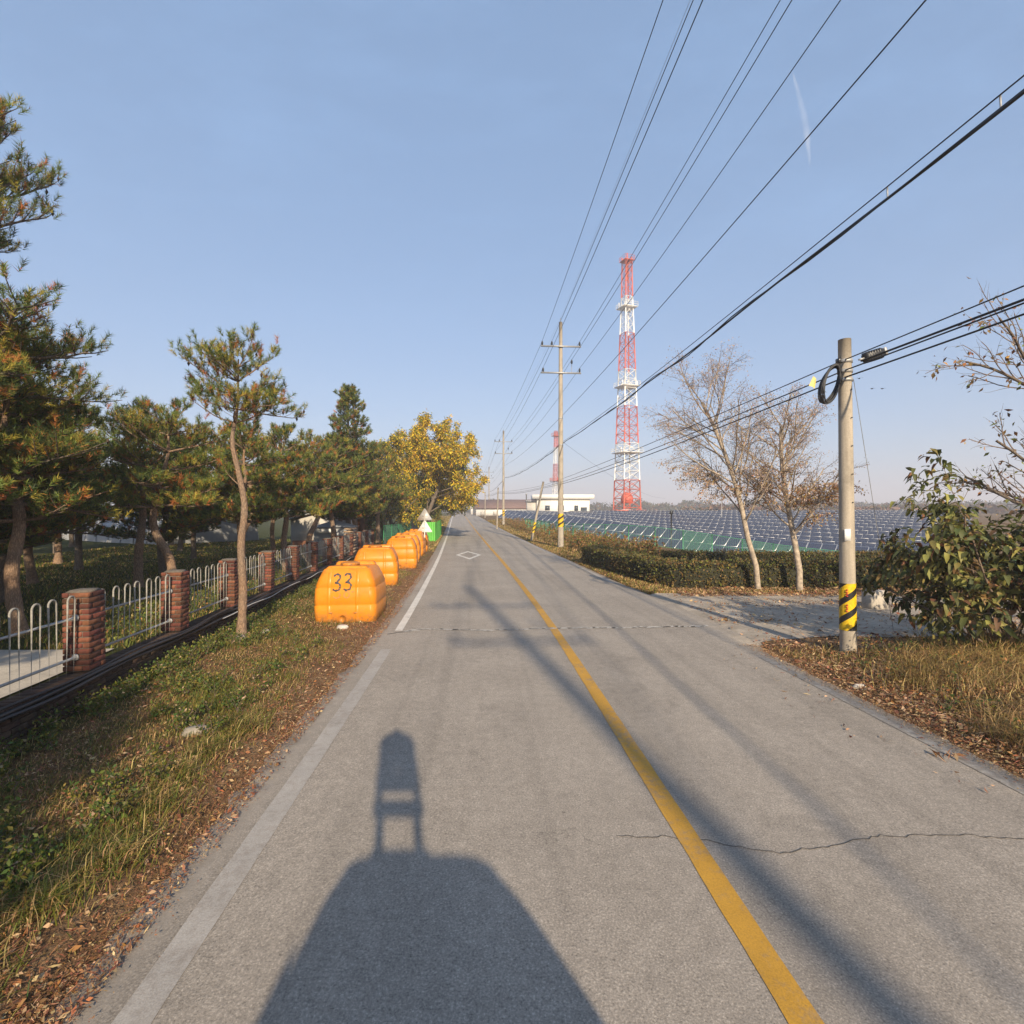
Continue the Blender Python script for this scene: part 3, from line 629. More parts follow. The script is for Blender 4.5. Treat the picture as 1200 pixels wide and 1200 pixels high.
# ------------------------------------------------------------------ utility poles and wires
def concrete_pole(name, x, y, h, r0, r1, label, group, lean=0, wrap=None, wz=(.5, 1.3)):
    z0 = float(H(x, y)); p = empty(name, (x, y, z0), 0, label=label, category='utility pole', group=group); p.rotation_euler = (0, lean, 0)
    zs = np.linspace(-.3, h, 12); mb = MB().tube([(0, 0, z) for z in zs], [r0 + (r1 - r0) * max(0, z) / h for z in zs], 18); mb.build('shaft', 'pole_concrete', p, smooth=True)
    if wrap:
        ra = r0 + (r1 - r0) * wz[0] / h + .006
        MB().tube([(0, 0, wz[0]), (0, 0, wz[1])], [ra, ra - (r0 - r1) / h * (wz[1] - wz[0])], 24, cap=False).build('hazard_band', wrap, p, smooth=True)
    return p
WIRES = {}
def power_pole(x, y, h, label, yaw, detail=True):
    p = concrete_pole('power_pole', x, y, h, .20, .115, label, 'power poles along the road', 0, 'faded_hazard_wrap', (1.45, 2.35))
    z0 = float(H(x, y)); top = h - 1.7; low = h - 3.5; pts = {}
    c, s = math.cos(yaw), math.sin(yaw)
    for zz, ins in ((top, (-1.28, -.62, 1.28)), (low, (-1.22, .74, 1.28))):
        a = MB().box((0, 0, 0), (2.75, .09, .09)).build('crossarm', 'galvanised', p); a.location = (0, -.17, zz); a.rotation_euler = (0, 0, yaw)
        MB().box((0, .10, 0), (.34, .16, .07)).build('clamp', 'galvanised', a)
        for q, xx in enumerate(ins):
            dz = .045 if not (zz == low and q == 1) else .62
            if dz > .1: MB().tube([(xx, 0, .045), (xx, 0, dz)], .018, 5).build('stand', 'galvanised', a)
            i = MB().lathe([(.03, 0), (.07, .03), (.05, .08), (.085, .11), (.05, .16), (.075, .19), (.04, .27), (.03, .30)], 10).build('insulator', 'insulator', a, smooth=True); i.location = (xx, 0, dz)
            pts[(zz == top, q)] = (x + xx * c, y - .17 + xx * s, z0 + zz + dz + .29)
    MB().tube([(0, 0, h - .02), (0, 0, h + .28)], .02, 6).build('top_spike', 'galvanised', p)
    MB().lathe([(.16, 0), (.16, .08)], 12).build('collar', 'galvanised', p).location = (0, 0, 8.8)
    MB().lathe([(.17, 0), (.17, .08)], 12).build('collar', 'galvanised', p).location = (0, 0, 7.0)
    pts['gw'] = (x, y, z0 + h + .27); pts['n'] = (x + .16, y, z0 + 9.1); pts['t'] = (x + .2, y, z0 + 7.2)
    WIRES[label] = pts; return pts
yaw = .075
PP = [power_pole(6.0, -15.2, 15.6, 'tall concrete power pole standing behind the survey car', yaw),
      power_pole(3.32, 34.9, 15.4, 'tall concrete power pole with two crossarms and striped wrap beside the weeds', yaw),
      power_pole(-1.3, 78, 14.4, 'second power pole along the verge, past the leaning pole', yaw + .02),
      power_pole(-7.1, 158, 14.8, 'third power pole along the verge, near the brown roofed warehouse', yaw + .02)]
def span(a, b, sag, n=26):
    a, b = np.array(a), np.array(b); t = np.linspace(0, 1, n)[:, None]; P = a + (b - a) * t; P[:, 2] -= (4 * sag * t * (1 - t))[:, 0]; return P
def wire(name, chain, sag, r, label, group, mat_='wire_black', k=5):
    P = np.concatenate([span(a, b, sag) for a, b in zip(chain[:-1], chain[1:])]); keep = np.r_[True, np.linalg.norm(np.diff(P, axis=0), axis=1) > 1e-4]
    return MB().tube(P[keep], r, k).build(name, mat_, label=label, category='wire', group=group)
names = {(True, 0): 'power line on the outer left insulators of the upper crossarms', (True, 1): 'power line on the inner left insulators of the upper crossarms', (True, 2): 'power line on the right insulators of the upper crossarms',
         (False, 0): 'power line on the left insulators of the lower crossarms', (False, 1): 'power line on the raised right insulators of the lower crossarms', (False, 2): 'power line on the outer right insulators of the lower crossarms'}
for key, lb in names.items(): wire('power_line', [p[key] for p in PP], .45 if key[0] else .55, .011, lb, 'power lines between the tall poles')
wire('ground_wire', [p['gw'] for p in PP], .35, .005, 'very thin earth wire along the pole tops', 'power lines between the tall poles', 'galvanised')
wire('neutral_wire', [p['n'] for p in PP], .40, .011, 'single wire strung halfway up the tall poles', 'power lines between the tall poles')
def bundle():
    ch = [p['t'] for p in PP]
    wire('messenger_wire', [(a[0], a[1], a[2] + .10) for a in ch], .45, .009, 'thin messenger wire just above the telephone cable bundle', 'telephone cables on the tall poles')
    for k, (dx, dz, r) in enumerate(((0, 0, .020), (.03, -.035, .013))):
        segs = []
        for a, b in zip(ch[:-1], ch[1:]):
            P = span(a, b, .5, 60); i = np.arange(60); P[:, 0] += dx * np.cos(i * 1.1) ; P[:, 2] += dz * np.cos(i * .9 + k) + .02 * np.sin(i * .7); segs.append(P[:-1])
        MB().tube(np.concatenate(segs), r, 5).build('telephone_cable', 'wire_black', label=('thick sagging telephone cable on the tall poles', 'thinner telephone cable twisted about the thick one')[k], category='cable', group='telephone cables on the tall poles')
    for t in np.linspace(.22, .44, 9):
        P = span(ch[0], ch[1], .48, 101)[int(t * 100)]
        MB().tube([(P[0], P[1], P[2] - .05), (P[0] + .01, P[1] + .02, P[2] + .13)], .010, 5).build('cable_hanger', 'galvanised', label='small metal hanger clipping the telephone cables to the messenger wire', category='clip', group='cable hangers')
bundle()
# near telephone pole with striped band
def near_pole():
    x, y = 5.78, 8.8; p = concrete_pole('telephone_pole', x, y, 5.40, .128, .098, 'concrete telephone pole with bright yellow and black band and black cable coil', 'telephone poles', -.012, 'hazard_wrap', (.42, 1.22))
    z0 = float(H(x, y))
    for z, r in ((5.02, .105), (4.85, .106), (4.7, .107)):
        MB().lathe([(r + .012, -.03), (r + .012, .03)], 16).build('collar', 'galvanised', p).location = (0, 0, z)
    MB().box((0, -.135, 0), (.10, .01, .20)).build('label_plate', 'label_paper', p).location = (-.06, .025, 2.05)
    for q, z in enumerate((1.06, .80)):
        mb = MB()
        for j in range(4): mb.box((0, 0, -.05 + j * .034), (.035, .006, .014)); mb.box((-.012 + .02 * (j % 2), 0, -.05 + j * .034 + .012), (.008, .006, .022))
        o = mb.build('red_lettering', 'red_ink', p); o.location = (-.085, -.113, z); o.rotation_euler = (0, 0, -.65)
    for z in np.arange(2.6, 4.6, .48):
        MB().tube([(0, 0, 0), (0, -.02, 0)], .010, 6).build('bolt_hole', 'black_rubber', p).location = (.03, -.112, float(z))
    MB().bevbox((0, 0, 0), (.05, .10, .08), .01).build('cable_clamp', 'insulator', p).location = (-.13, -.03, 5.03)
    # splice closure
    c = empty('cable_closure', (x + .32, y - .15, z0 + 5.08), .28, label='black ribbed cable splice closure hanging beside the telephone pole top', category='cable box')
    c.rotation_euler = (0, -.30, .15)
    MB().bevbox((0, 0, 0), (.36, .16, .17), .035).build('case', 'black_rubber', c)
    for k in range(5): MB().bevbox((-.12 + k * .05, 0, 0), (.016, .172, .182), .004).build('ring', 'insulator', c)
    MB().bevbox((.205, 0, .01), (.05, .14, .13), .01).build('end_cap', 'galvanised', c)
    MB().box((-.22, 0, 0), (.12, .03, .03)).build('bracket', 'galvanised', c)
    # coil of cable
    mb = MB()
    co = empty('cable_coil', (x - .34, y - .05, z0 + 4.62), 0, label='coil of black cable hanging from the wires beside the telephone pole', category='cable coil')
    for k in range(7):
        a = np.linspace(0, 2 * math.pi, 34); rx = .125 + .012 * (k % 3); rz_ = .305 + .012 * ((k * 2) % 3)
        o = MB().tube([(rx * math.cos(t) + .09 * math.sin(t) , .016 * (k - 3) + .01 * math.sin(3 * t + k), rz_ * math.sin(t)) for t in a], .014, 6).build('loop', 'black_rubber', co, smooth=True); o.rotation_euler = (0, .03 * (k - 3), 0)
    tg = empty('dry_leaf', (x - .60, y + .05, z0 + 4.62), 0, label='dry yellowish leaf caught on the telephone wires near the cable coil', category='leaf')
    MB().grid([[(-.05, 0, 0), (0, .02, .09), (.03, 0, .17)], [(0, -.02, -.02), (.035, .0, .06), (.05, 0, .15)], [(.05, 0, -.05), (.08, .02, .04), (.08, 0, .12)]]).build('blade', 'yellow_tag', tg)
    return (x, y, z0)
nx, ny, nz0 = near_pole()
# leaning thin pole further on, and one behind
lp = concrete_pole('telephone_pole', 1.62, 42.8, 5.05, .105, .085, 'thin leaning telephone pole with a yellow striped band in the verge weeds', 'telephone poles', .20, 'faded_hazard_wrap', (.7, 1.6))
sp_ = concrete_pole('telephone_pole', -1.95, 66, 5.4, .10, .08, 'short thin telephone pole in the verge between the second tall pole and leaning pole', 'telephone poles', .03)
bp = concrete_pole('telephone_pole', 8.6, -20, 6.4, .13, .10, 'telephone pole behind the survey car', 'telephone poles', 0)
fp = concrete_pole('telephone_pole', -6.2, 118, 6.0, .12, .09, 'short telephone pole near the end of the road', 'telephone poles', 0)
for k, (dz, r, sg) in enumerate(((-.30, .010, .12), (-.48, .012, .20), (-.60, .014, .24))):
    ch = [(8.5, -20, 6.0 + dz * .5), (nx - .12, ny - .02, nz0 + 5.33 + dz), (2.6, 42.8, 4.95 + dz * .75), (-1.8, 66, 5.3 + dz * .6), (-6.2, 118, 6.6 + dz * .6)]
    wire('telephone_wire', ch, sg, r, ('uppermost telephone wire at the coiled pole', 'middle telephone wire at the coiled pole', 'lowest telephone wire at the coiled pole')[k], 'telephone wires on the short poles')
wire('telephone_cable', [(8.5, -20, 5.75), (nx + .14, ny - .12, nz0 + 5.0)], .22, .018, 'thick telephone cable running into the black splice closure', 'telephone wires on the short poles')
wire('guy_wire', [(nx + .09, ny, nz0 + 4.72), (nx + 2.05, ny + 1.7, float(H(nx + 2.05, ny + 1.7)))], .0, .005, 'thin steel guy wire slanting from the telephone pole to the ground', 'telephone wires on the short poles', 'galvanised')
wire('service_wire', [PP[1]['t'], (30, 100, 5.2)], 1.0, .008, 'thin service wire crossing to the white building', 'telephone wires on the short poles')

# ------------------------------------------------------------------ lattice towers
def lattice(name, x, y, hgt, b0, b1, label, bands, platforms, leg_r=.16, seg=2.6):
    z0 = float(H(x, y)) if y < 250 else 1.5; t = empty(name, (x, y, z0), .35, label=label, category='tower', group='red and white lattice towers')
    n = len(bands); wid = lambda z: b0 + (b1 - b0) * min(1, z / (hgt * .93))
    for q, m_ in enumerate(bands):
        za, zb = hgt * q / n, hgt * (q + 1) / n; mb = MB(); zs = np.linspace(za, zb, max(2, int(round((zb - za) / seg))) + 1)
        cor = lambda z: [np.array([sx * wid(z) / 2, sy * wid(z) / 2, z]) for sx, sy in ((-1,-1),(1,-1),(1,1),(-1,1))]
        for i in range(4):
            mb.tube([cor(za)[i], cor(zb)[i]], leg_r, 6)
            for z1, z2 in zip(zs[:-1], zs[1:]):
                mb.tube([cor(z1)[i], cor(z2)[(i+1) % 4]], leg_r * .42, 4, cap=False); mb.tube([cor(z2)[i], cor(z1)[(i+1) % 4]], leg_r * .42, 4, cap=False)
                mb.tube([cor(z2)[i], cor(z2)[(i+1) % 4]], leg_r * .42, 4, cap=False)
        mb.build('lattice_section', m_, t)
    for z, m_, ex in platforms:
        wv = wid(z) / 2 + ex; pf = MB().box((0, 0, 0), (2 * wv, 2 * wv, .14)).build('platform', m_, t); pf.location = (0, 0, z)
        mb = MB()
        for sx, sy in ((-1,-1),(1,-1),(1,1),(-1,1)): mb.tube([(sx * wv, sy * wv, 0), (sx * wv, sy * wv, 1.1)], .05, 4)
        for zz in (.55, 1.1): mb.tube([(-wv,-wv,zz),(wv,-wv,zz)], .05, 4); mb.tube([(wv,-wv,zz),(wv,wv,zz)], .05, 4); mb.tube([(wv,wv,zz),(-wv,wv,zz)], .05, 4); mb.tube([(-wv,wv,zz),(-wv,-wv,zz)], .05, 4)
        mb.build('handrail', m_, pf)
        for k in range(3): MB().lathe([(.16, 0), (.16, 1.7)], 8).build('antenna', m_, pf).location = (wv * math.cos(k * 2.1 + z) * 1.02, wv * math.sin(k * 2.1 + z) * 1.02, -.4)
    return t
Rr_, Ww_ = 'red_steel', 'white_steel'
TH = 65
tw = lattice('lattice_tower', 29.2, 130, TH, 5.0, 1.75, 'tall red and white lattice tower rising behind the solar field', [Rr_, Ww_, Rr_, Ww_, Rr_, Ww_, Rr_], [(16.2, Ww_, .8), (33.0, Ww_, .8), (53.0, Ww_, .9), (64.9, Rr_, .5)])
MB().lathe([(1.5, 0), (1.6, 1.2), (1.35, 2.0), (.8, 2.6), (.2, 2.85)], 14).build('radome', Rr_, tw, smooth=True).location = (0, 0, 3.4)
MB().box((0, 0, 0), (7.2, 6.4, .25)).build('base_platform', Rr_, tw).location = (0, 0, 1.6)
MB().box((0, 0, 0), (2.0, 1.6, 1.8)).build('equipment_cabinet', Ww_, tw).location = (-1.8, -2.2, .9)
MB().tube([(0, 0, 60), (0, 0, 66.5)], .12, 6).build('mast', Rr_, tw)
lattice('lattice_tower', 17.6, 205, 33, 2.4, 1.0, 'distant slim red and white lattice tower behind the white building', [Rr_, Ww_, Rr_, Ww_, Rr_], [(13, Rr_, 1.1), (31, Rr_, .9)], .12, 2.2)

# ------------------------------------------------------------------ buildings
def window(parent, x0, x1, z0, z1, y):
    f = MB().box(((x0 + x1) / 2, y, (z0 + z1) / 2), (x1 - x0, .06, z1 - z0)).build('window', 'aluminium', parent)
    MB().box(((x0 + x1) / 2, y - .035, (z0 + z1) / 2), (x1 - x0 - .12, .03, z1 - z0 - .12)).build('pane', 'window_glass', f)
def white_building():
    x, y = 4.0, 112; z0 = float(H(x + 6, y)); b = empty('white_building', (x, y, z0), 0, label='flat roofed white building with thick parapet beyond the solar field', category='building')
    MB().box((7.2, 4, 2.3), (11.5, 8, 4.6)).build('wall', 'white_wall', b); MB().box((7.2, 4, 4.86), (13.4, 9.4, .95)).build('roof', 'white_wall', b)
    MB().box((1.0, 4, 1.9), (3.4, 6, 3.8)).build('side_wing', 'pale_wall', b); MB().box((1.0, 3.8, 3.95), (3.8, 6.6, .28)).build('wing_roof', 'grey_roof', b)
    window(b, 3.2, 4.3, 1.9, 3.0, -.03); window(b, 9.6, 10.5, 1.6, 3.0, -.03); window(b, 11.0, 12.4, .3, 2.6, -.03); window(b, 6.0, 7.4, 1.9, 3.0, -.03)
    MB().lathe([(.12, 0), (.12, 1.5), (.2, 1.5), (.2, 1.7)], 8).build('vent_pipe', 'galvanised', b).location = (-.8, 2, 3.9)
white_building()
def warehouse():
    x, y = -9.5, 146; z0 = 1.0; b = empty('warehouse', (x, y, z0), 0, label='long low white warehouse with brown pitched roof beside the far road', category='building')
    MB().box((8, 6, 1.3), (17.5, 12, 2.6)).build('wall', 'white_wall', b)
    r = [(-1.2, -.6, 2.6), (17.2, -.6, 2.6), (17.2, 6, 5.2), (-1.2, 6, 5.2), (17.2, 12.6, 2.6), (-1.2, 12.6, 2.6)]
    MB().raw(r + [(a, c, d - .15) for a, c, d in r], [[0,1,2,3],[3,2,4,5],[7,6,9,8],[8,9,11,10],[0,6,7,1],[5,4,10,11],[1,7,8,2],[2,8,10,4],[0,3,9,6],[3,5,11,9]]).build('roof', 'brown_roof', b)
    for k in range(5): MB().box((1.2 + 3.6 * k, -.02, 1.1), (1.5, .06, 1.1)).build('window', 'pale_wall', b)
warehouse()
def left_sheds():
    x, y = -13.4, 31.0; b = empty('shed', (x, y, .28), .18, label='pale shed with sloping roofline behind the pines and railings', category='building')
    MB().raw([(0,0,0),(3.3,0,0),(3.3,5,0),(0,5,0),(0,0,1.75),(3.3,0,2.65),(3.3,5,2.65),(0,5,1.75)], [[0,1,5,4],[1,2,6,5],[2,3,7,6],[3,0,4,7],[4,5,6,7],[3,2,1,0]]).build('wall', 'pale_wall', b)
    MB().raw([(-.2,-.25,1.72),(3.5,-.25,2.72),(3.5,5.2,2.72),(-.2,5.2,1.72),(-.2,-.25,1.80),(3.5,-.25,2.80),(3.5,5.2,2.80),(-.2,5.2,1.80)], [[0,1,5,4],[1,2,6,5],[2,3,7,6],[3,0,4,7],[4,5,6,7],[3,2,1,0]]).build('roof', 'grey_roof', b)
    MB().box((1.2, -.25, .25), (2.0, .4, .5)).build('brick_plinth', 'rust_sheet', b)
    c = empty('container', (-12.9, 36.5, .25), .1, label='rust brown steel container behind the pines', category='container')
    MB().box((1, 2, 1.25), (2.3, 4, 2.3)).build('body', 'rust_sheet', c); mb = MB()
    for k in range(9): mb.box((-.05 + k * .26, -.03, 1.25), (.10, .06, 2.1))
    mb.build('corrugation', 'rust_sheet', c); MB().box((1, 2, 2.46), (2.4, 4.1, .1)).build('roof', 'rust_sheet', c)
    g = empty('kiosk', (-8.9, 25.2, .25), .1, label='small grey hut with white fascia behind the railings', category='hut')
    MB().box((0, .8, .75), (1.7, 1.5, 1.5)).build('wall', 'grey_roof', g); MB().box((-.25, .0, 1.32), (.95, .06, .22)).build('fascia', 'white_wall', g)
    MB().raw([(-1,-.1,1.5),(1,-.1,1.5),(1,1.7,1.5),(-1,1.7,1.5),(0,.8,1.85)], [[0,1,4],[1,2,4],[2,3,4],[3,0,4]]).raw([(-1,-.1,1.5),(1,-.1,1.5),(1,1.7,1.5),(-1,1.7,1.5)], [[3,2,1,0]]).build('roof', 'grey_roof', g)
    s = empty('board_stack', (-7.75, 24.6, .28), .1, label='stack of pale boards beside the small grey hut', category='boards')
    for k in range(11): MB().box((random.uniform(-.02, .02), 0, .07 + k * .135), (.42, .9, .075)).build('board', 'wood_board', s); 
    for k in range(11): MB().box((0, 0, k * .135), (.08, .8, .06)).build('spacer', 'mortar', s)
    for i, (gx, gy, wd, L, lb) in enumerate(((-27.5, 40, 7, 14, 'pale vinyl greenhouse beyond the pine grove, nearer the pale shed'), (-46, 44, 8, 16, 'pale vinyl greenhouse beyond the pine grove, farther from the shed'))):
        gh = empty('greenhouse', (gx, gy, .25), -.5, label=lb, category='greenhouse', group='vinyl greenhouses')
        a = np.linspace(0, math.pi, 13); MB().grid([[(L / 2 * q, wd / 2 * math.cos(t), 2.7 * math.sin(t) ** .8) for t in a] for q in np.linspace(-1, 1, 9)]).build('cover', 'vinyl', gh, smooth=True)
        for q in np.linspace(-1, 1, 9): MB().tube([(L / 2 * q, (wd / 2 + .03) * math.cos(t), 2.73 * math.sin(t) ** .8) for t in a], .035, 5).build('hoop', 'galvanised', gh)
        for q in (-1, 1): MB().raw([(L / 2 * q * .998, wd / 2 * math.cos(t), 2.7 * math.sin(t) ** .8) for t in a], [list(range(13))]).build('end_wall', 'vinyl', gh)
    h = empty('farm_house', (-33.5, 48, .25), .15, label='low farm house with red roof glimpsed through the pine trunks', category='building')
    MB().box((0, 3, 1.2), (7, 6, 2.4)).build('wall', 'white_wall', h); MB().raw([(-4,-.5,2.4),(4,-.5,2.4),(4,6.5,2.4),(-4,6.5,2.4),(-3,3,3.6),(3,3,3.6)], [[0,1,5,4],[1,2,5],[2,3,4,5],[3,0,4],[3,2,1,0]]) .build('roof', 'red_roof', h) if False else None
    mbr = MB(); V_ = [(-4,-.5,2.4),(4,-.5,2.4),(4,6.5,2.4),(-4,6.5,2.4),(-3,3,3.7),(3,3,3.7)]
    mbr.raw(V_, [[0,1,5,4],[2,3,4,5]]); mbr.raw(V_, [[1,2,5],[3,0,4]]); mbr.raw(V_[:4], [[3,2,1,0]]); mbr.build('roof', 'red_roof', h)
    window(h, -2, -.6, .9, 1.9, -.03); window(h, 1, 2.4, .9, 1.9, -.03)
left_sheds()

# green fences: site hoarding and mesh beyond the sign, mesh fence round the solar field
def hoarding():
    h = empty('green_hoarding', (-7.3, 42, float(H(-7.3, 42))), 0, label='bright green corrugated sheet fence beside the road past the sign', category='fence')
    for k in range(9):
        y = k * 1.15; x = float(cx(42 + y)) - 4.0 - (-7.3) + .01 * k; z = float(H(x - 7.3, 42 + y)) - float(H(-7.3, 42))
        mb = MB(); a = np.linspace(-.55, .55, 23); mb.grid([[(.035 * math.sin(t * 34), t, zz) for t in a] for zz in (0, 1.6)]); mb.grid([[(.035 * math.sin(t * 34) - .004, t, zz) for t in a] for zz in (1.6, 0)])
        o = mb.build('sheet', 'bright_green_sheet', h); o.location = (x, y, z); o.rotation_euler = (random.uniform(-.03, .03), random.uniform(-.03, .03), .10 + random.uniform(-.06, .06))
    o = copy_obj(h.children[0], h); o.location = (.52, -.2, 0); o.rotation_euler = (0, 0, 1.45)
hoarding()
def mesh_fence(name, pts, hgt, label, step=2.0, net=None, topbar=True):
    P = np.array(pts, float); seg = np.r_[0, np.cumsum(np.linalg.norm(np.diff(P, axis=0), axis=1))]; n = int(seg[-1] / step); S = np.linspace(0, seg[-1], n + 1)
    X = np.interp(S, seg, P[:, 0]); Y = np.interp(S, seg, P[:, 1]); x0, y0 = X[0], Y[0]; z0 = float(H(x0, y0)); root = empty(name, (x0, y0, z0), 0, label=label, category='fence')
    post = MB().tube([(0, 0, -.2), (0, 0, hgt)], .035, 8).mesh('post', 'green_steel', True)
    Q = [(a - x0, b - y0, float(H(a, b)) - z0) for a, b in zip(X, Y)]
    for q in Q: o = bpy.data.objects.new('post', post); link(o, root); o.location = q
    for k, (a, b) in enumerate(zip(Q[:-1], Q[1:])):
        a, b = np.array(a), np.array(b); L = np.linalg.norm(b - a); mb = MB()
        for f in (.06, .5, .97): mb.tube([a + (0, 0, f * hgt), b + (0, 0, f * hgt)], .012 if f < .9 else .018, 4, cap=False)
        for t in np.arange(.06, 1, .10 / L * 1.2):
            p = a + (b - a) * t; mb.polys([[p + (-.004, 0, .03), p + (.004, 0, .03), p + (.004, 0, hgt * .97), p + (-.004, 0, hgt * .97)]])
        mb.build('mesh_panel', 'green_steel', root)
        if net and net(k): MB().polys([[a + (0, -.03, .05), b + (0, -.03, .05), b + (0, -.03, hgt * .93), a + (0, -.03, hgt * .93)]]).build('netting', 'green_netting', root)
mesh_fence('mesh_fence', [(1.6, 62), (3.6, 48), (5.6, 41), (9.0, 38.3), (12, 37), (20, 34.5), (31, 31)], 1.5, 'green wire mesh fence round the solar field', 1.9, lambda k: k in (15, 17, 18, 19, 20, 21, 22, 23, 24, 25))
mesh_fence('mesh_fence', [(-8.4, 33.5), (-8.2, 41.5)], 1.6, 'short green mesh fence behind the last orange tanks', 2.0, lambda k: True)

# ------------------------------------------------------------------ solar field
ORD = ['first', 'second', 'third', 'fourth', 'fifth', 'sixth', 'seventh', 'eighth', 'ninth', 'tenth', 'eleventh', 'twelfth', 'thirteenth', 'fourteenth', 'fifteenth', 'sixteenth', 'seventeenth', 'eighteenth', 'nineteenth', 'twentieth', 'twenty first', 'twenty second', 'twenty third', 'twenty fourth']
def build_solar():
    u = np.array([.722, -.692]); nrm = np.array([.692, .722]); P0 = np.array([19.2, 46.0]); tilt = R(30); SL = 3.3; W = 1.02
    top_t = interp_fn([-60, -30, -18.4, 0, 11.6, 40, 160], [2.2, 2.1, 1.95, .40, -.20, -.5, -.5])
    cs, sn = math.cos(tilt), math.sin(tilt); ax = np.array([u[0], u[1], 0]); up = np.array([nrm[0] * cs, nrm[1] * cs, sn]); nn = np.cross(ax, up)
    if nn[2] < 0: nn = -nn
    # one panel mesh in its own frame: x along row, y up the slope, z out
    def panel_verts(mb, w_, l_, e=.028):
        mb.box((0, 0, 0), (w_, l_, .035), m=0); mb.polys([[(-w_ / 2 + e, -l_ / 2 + e, .0195), (w_ / 2 - e, -l_ / 2 + e, .0195), (w_ / 2 - e, l_ / 2 - e, .0195), (-w_ / 2 + e, l_ / 2 - e, .0195)]], m=1)
    mb = MB(); panel_verts(mb, 1.0, 1.63); pm = mb.mesh('panel', ['aluminium', 'solar_cells'])
    basis = Matrix(((ax[0], up[0], nn[0]), (ax[1], up[1], nn[1]), (ax[2], up[2], nn[2]))).to_4x4(); Bm = np.array(basis.to_3x3())
    mbt = MB(); panel_verts(mbt, 1.015, 1.645, .013); TV = np.concatenate(mbt.V); 
    nrow = 17
    for j in range(nrow):
        off = nrm * (7.2 * j); ztab = []
        ts = []
        for i in range(-75, 190):
            t = (i + (.37 * j) % 1) * W; c = P0 + off + u * t; d = c[0] - float(cx(min(c[1], 400)))
            if d < 9.0 or c[1] < 16 or c[1] > 118 or c[0] > c[1] * .86 + 3: continue
            ts.append((t, c))
        if not ts: continue
        t0, c0 = ts[len(ts) // 2]
        ztop = lambda t, c: float(top_t(np.clip(t, -60, 160))) if j == 0 else float(H(c[0], c[1])) + 1.75 + .012 * j
        root = empty('solar_array', (c0[0], c0[1], float(H(c0[0], c0[1]))), 0, label='front row of the solar field, dark panels on sloping tables by the mesh fence' if j == 0 else 'row of dark panels in the solar field, %s counted from the mesh fence' % ORD[j], category='solar panels', group='rows of the solar field')
        base = np.array([c0[0], c0[1], float(H(c0[0], c0[1]))]); mbj = MB(); fr = MB()
        for (t, c) in ts:
            top3 = np.array([c[0], c[1], ztop(t, c)]) ; g = (ztop(t + W, c + u * W) - ztop(t, c))
            for tier in range(2):
                cen = top3 - up * (SL / 4 + tier * SL / 2) - base
                if j == 0:
                    o = bpy.data.objects.new('panel', pm); link(o, root); o.matrix_local = Matrix.Translation(cen) @ basis
                else:
                    v = TV @ Bm.T + cen; mbj.raw(v[:8], [[0,3,2,1],[4,5,6,7],[0,1,5,4],[1,2,6,5],[2,3,7,6],[3,0,4,7]], 0); mbj.raw(v[8:], [[0,1,2,3]], 1)
            if j: ra = top3 - base + nn * .03; mbj.box(ra + np.array([0, 0, .02]), (1.03, .03, .035), rz=math.atan2(u[1], u[0]), m=0)  # bright rail added along rear rows to imitate a sunlit top edge
            if int(round(t / W)) % 3 == 0 and (j < 6):
                gz = float(H(c[0], c[1])) - base[2] - .2; a = top3 - up * .5 - base - nn * .05; b_ = top3 - up * (SL - .5) - base - nn * .05
                fr.tube([a, (a[0], a[1], gz)], .04, 5); fr.tube([b_, (b_[0], b_[1], gz)], .04, 5); fr.tube([a, b_], .035, 4)
        if j: mbj.build('panel_bank', ['aluminium', 'solar_cells'], root, kind='stuff')
        if fr.n: fr.build('support_frame', 'galvanised', root)
build_solar()
# instrument masts in the field
for (x, y, h_, lb) in ((14.0, 45, 1.9, 'dark thin instrument post among the front solar panels'), (38.5, 94, 8, 'pale lamp mast standing in the solar field')):
    z = float(H(x, y)); o = empty('mast', (x, y, z), 0, label=lb, category='post'); MB().tube([(0, 0, -.2), (0, 0, h_ + 1.2)], .06, 6).build('shaft', 'galvanised' if h_ > 3 else 'insulator', o); MB().box((0, 0, h_ + 1.2), (.3, .16, .3)).build('head', 'insulator', o)

# ------------------------------------------------------------------ vegetation
def unit(v): return v / (np.linalg.norm(v, axis=-1, keepdims=True) + 1e-12)
def needles(mb, pos, dirs, nper, ln, wd, L, mats_w, spread=(.45, 1.1)):
    T = len(pos); d = unit(dirs)[:, None]; rnd = unit(rng.normal(size=(T, nper, 3))); perp = unit(rnd - (rnd * d).sum(-1, keepdims=True) * d)
    al = rng.uniform(*spread, (T, nper, 1)); nd = d * np.cos(al) + perp * np.sin(al)
    base = pos[:, None] + d * (L * rng.random((T, nper, 1))); tip = base + nd * (ln * rng.uniform(.7, 1.15, (T, nper, 1)))
    sd = unit(np.cross(nd, rng.normal(size=(T, nper, 3)))) * wd
    tri = np.stack([base - sd, base + sd, tip], 2)
    mt = rng.choice(len(mats_w), T, p=np.array(mats_w) / sum(mats_w)); mi = np.repeat(mt[:, None], nper, 1)
    old = (rng.random((T, nper)) < .05); mi = np.where(old, 3, mi)
    tri = tri.reshape(-1, 3, 3); mi = mi.ravel()
    mb.raw(tri.reshape(-1, 3), np.arange(len(tri) * 3).reshape(-1, 3), mi)
NEED = ['needle_dark', 'needle_green', 'needle_yellow', 'needle_brown']
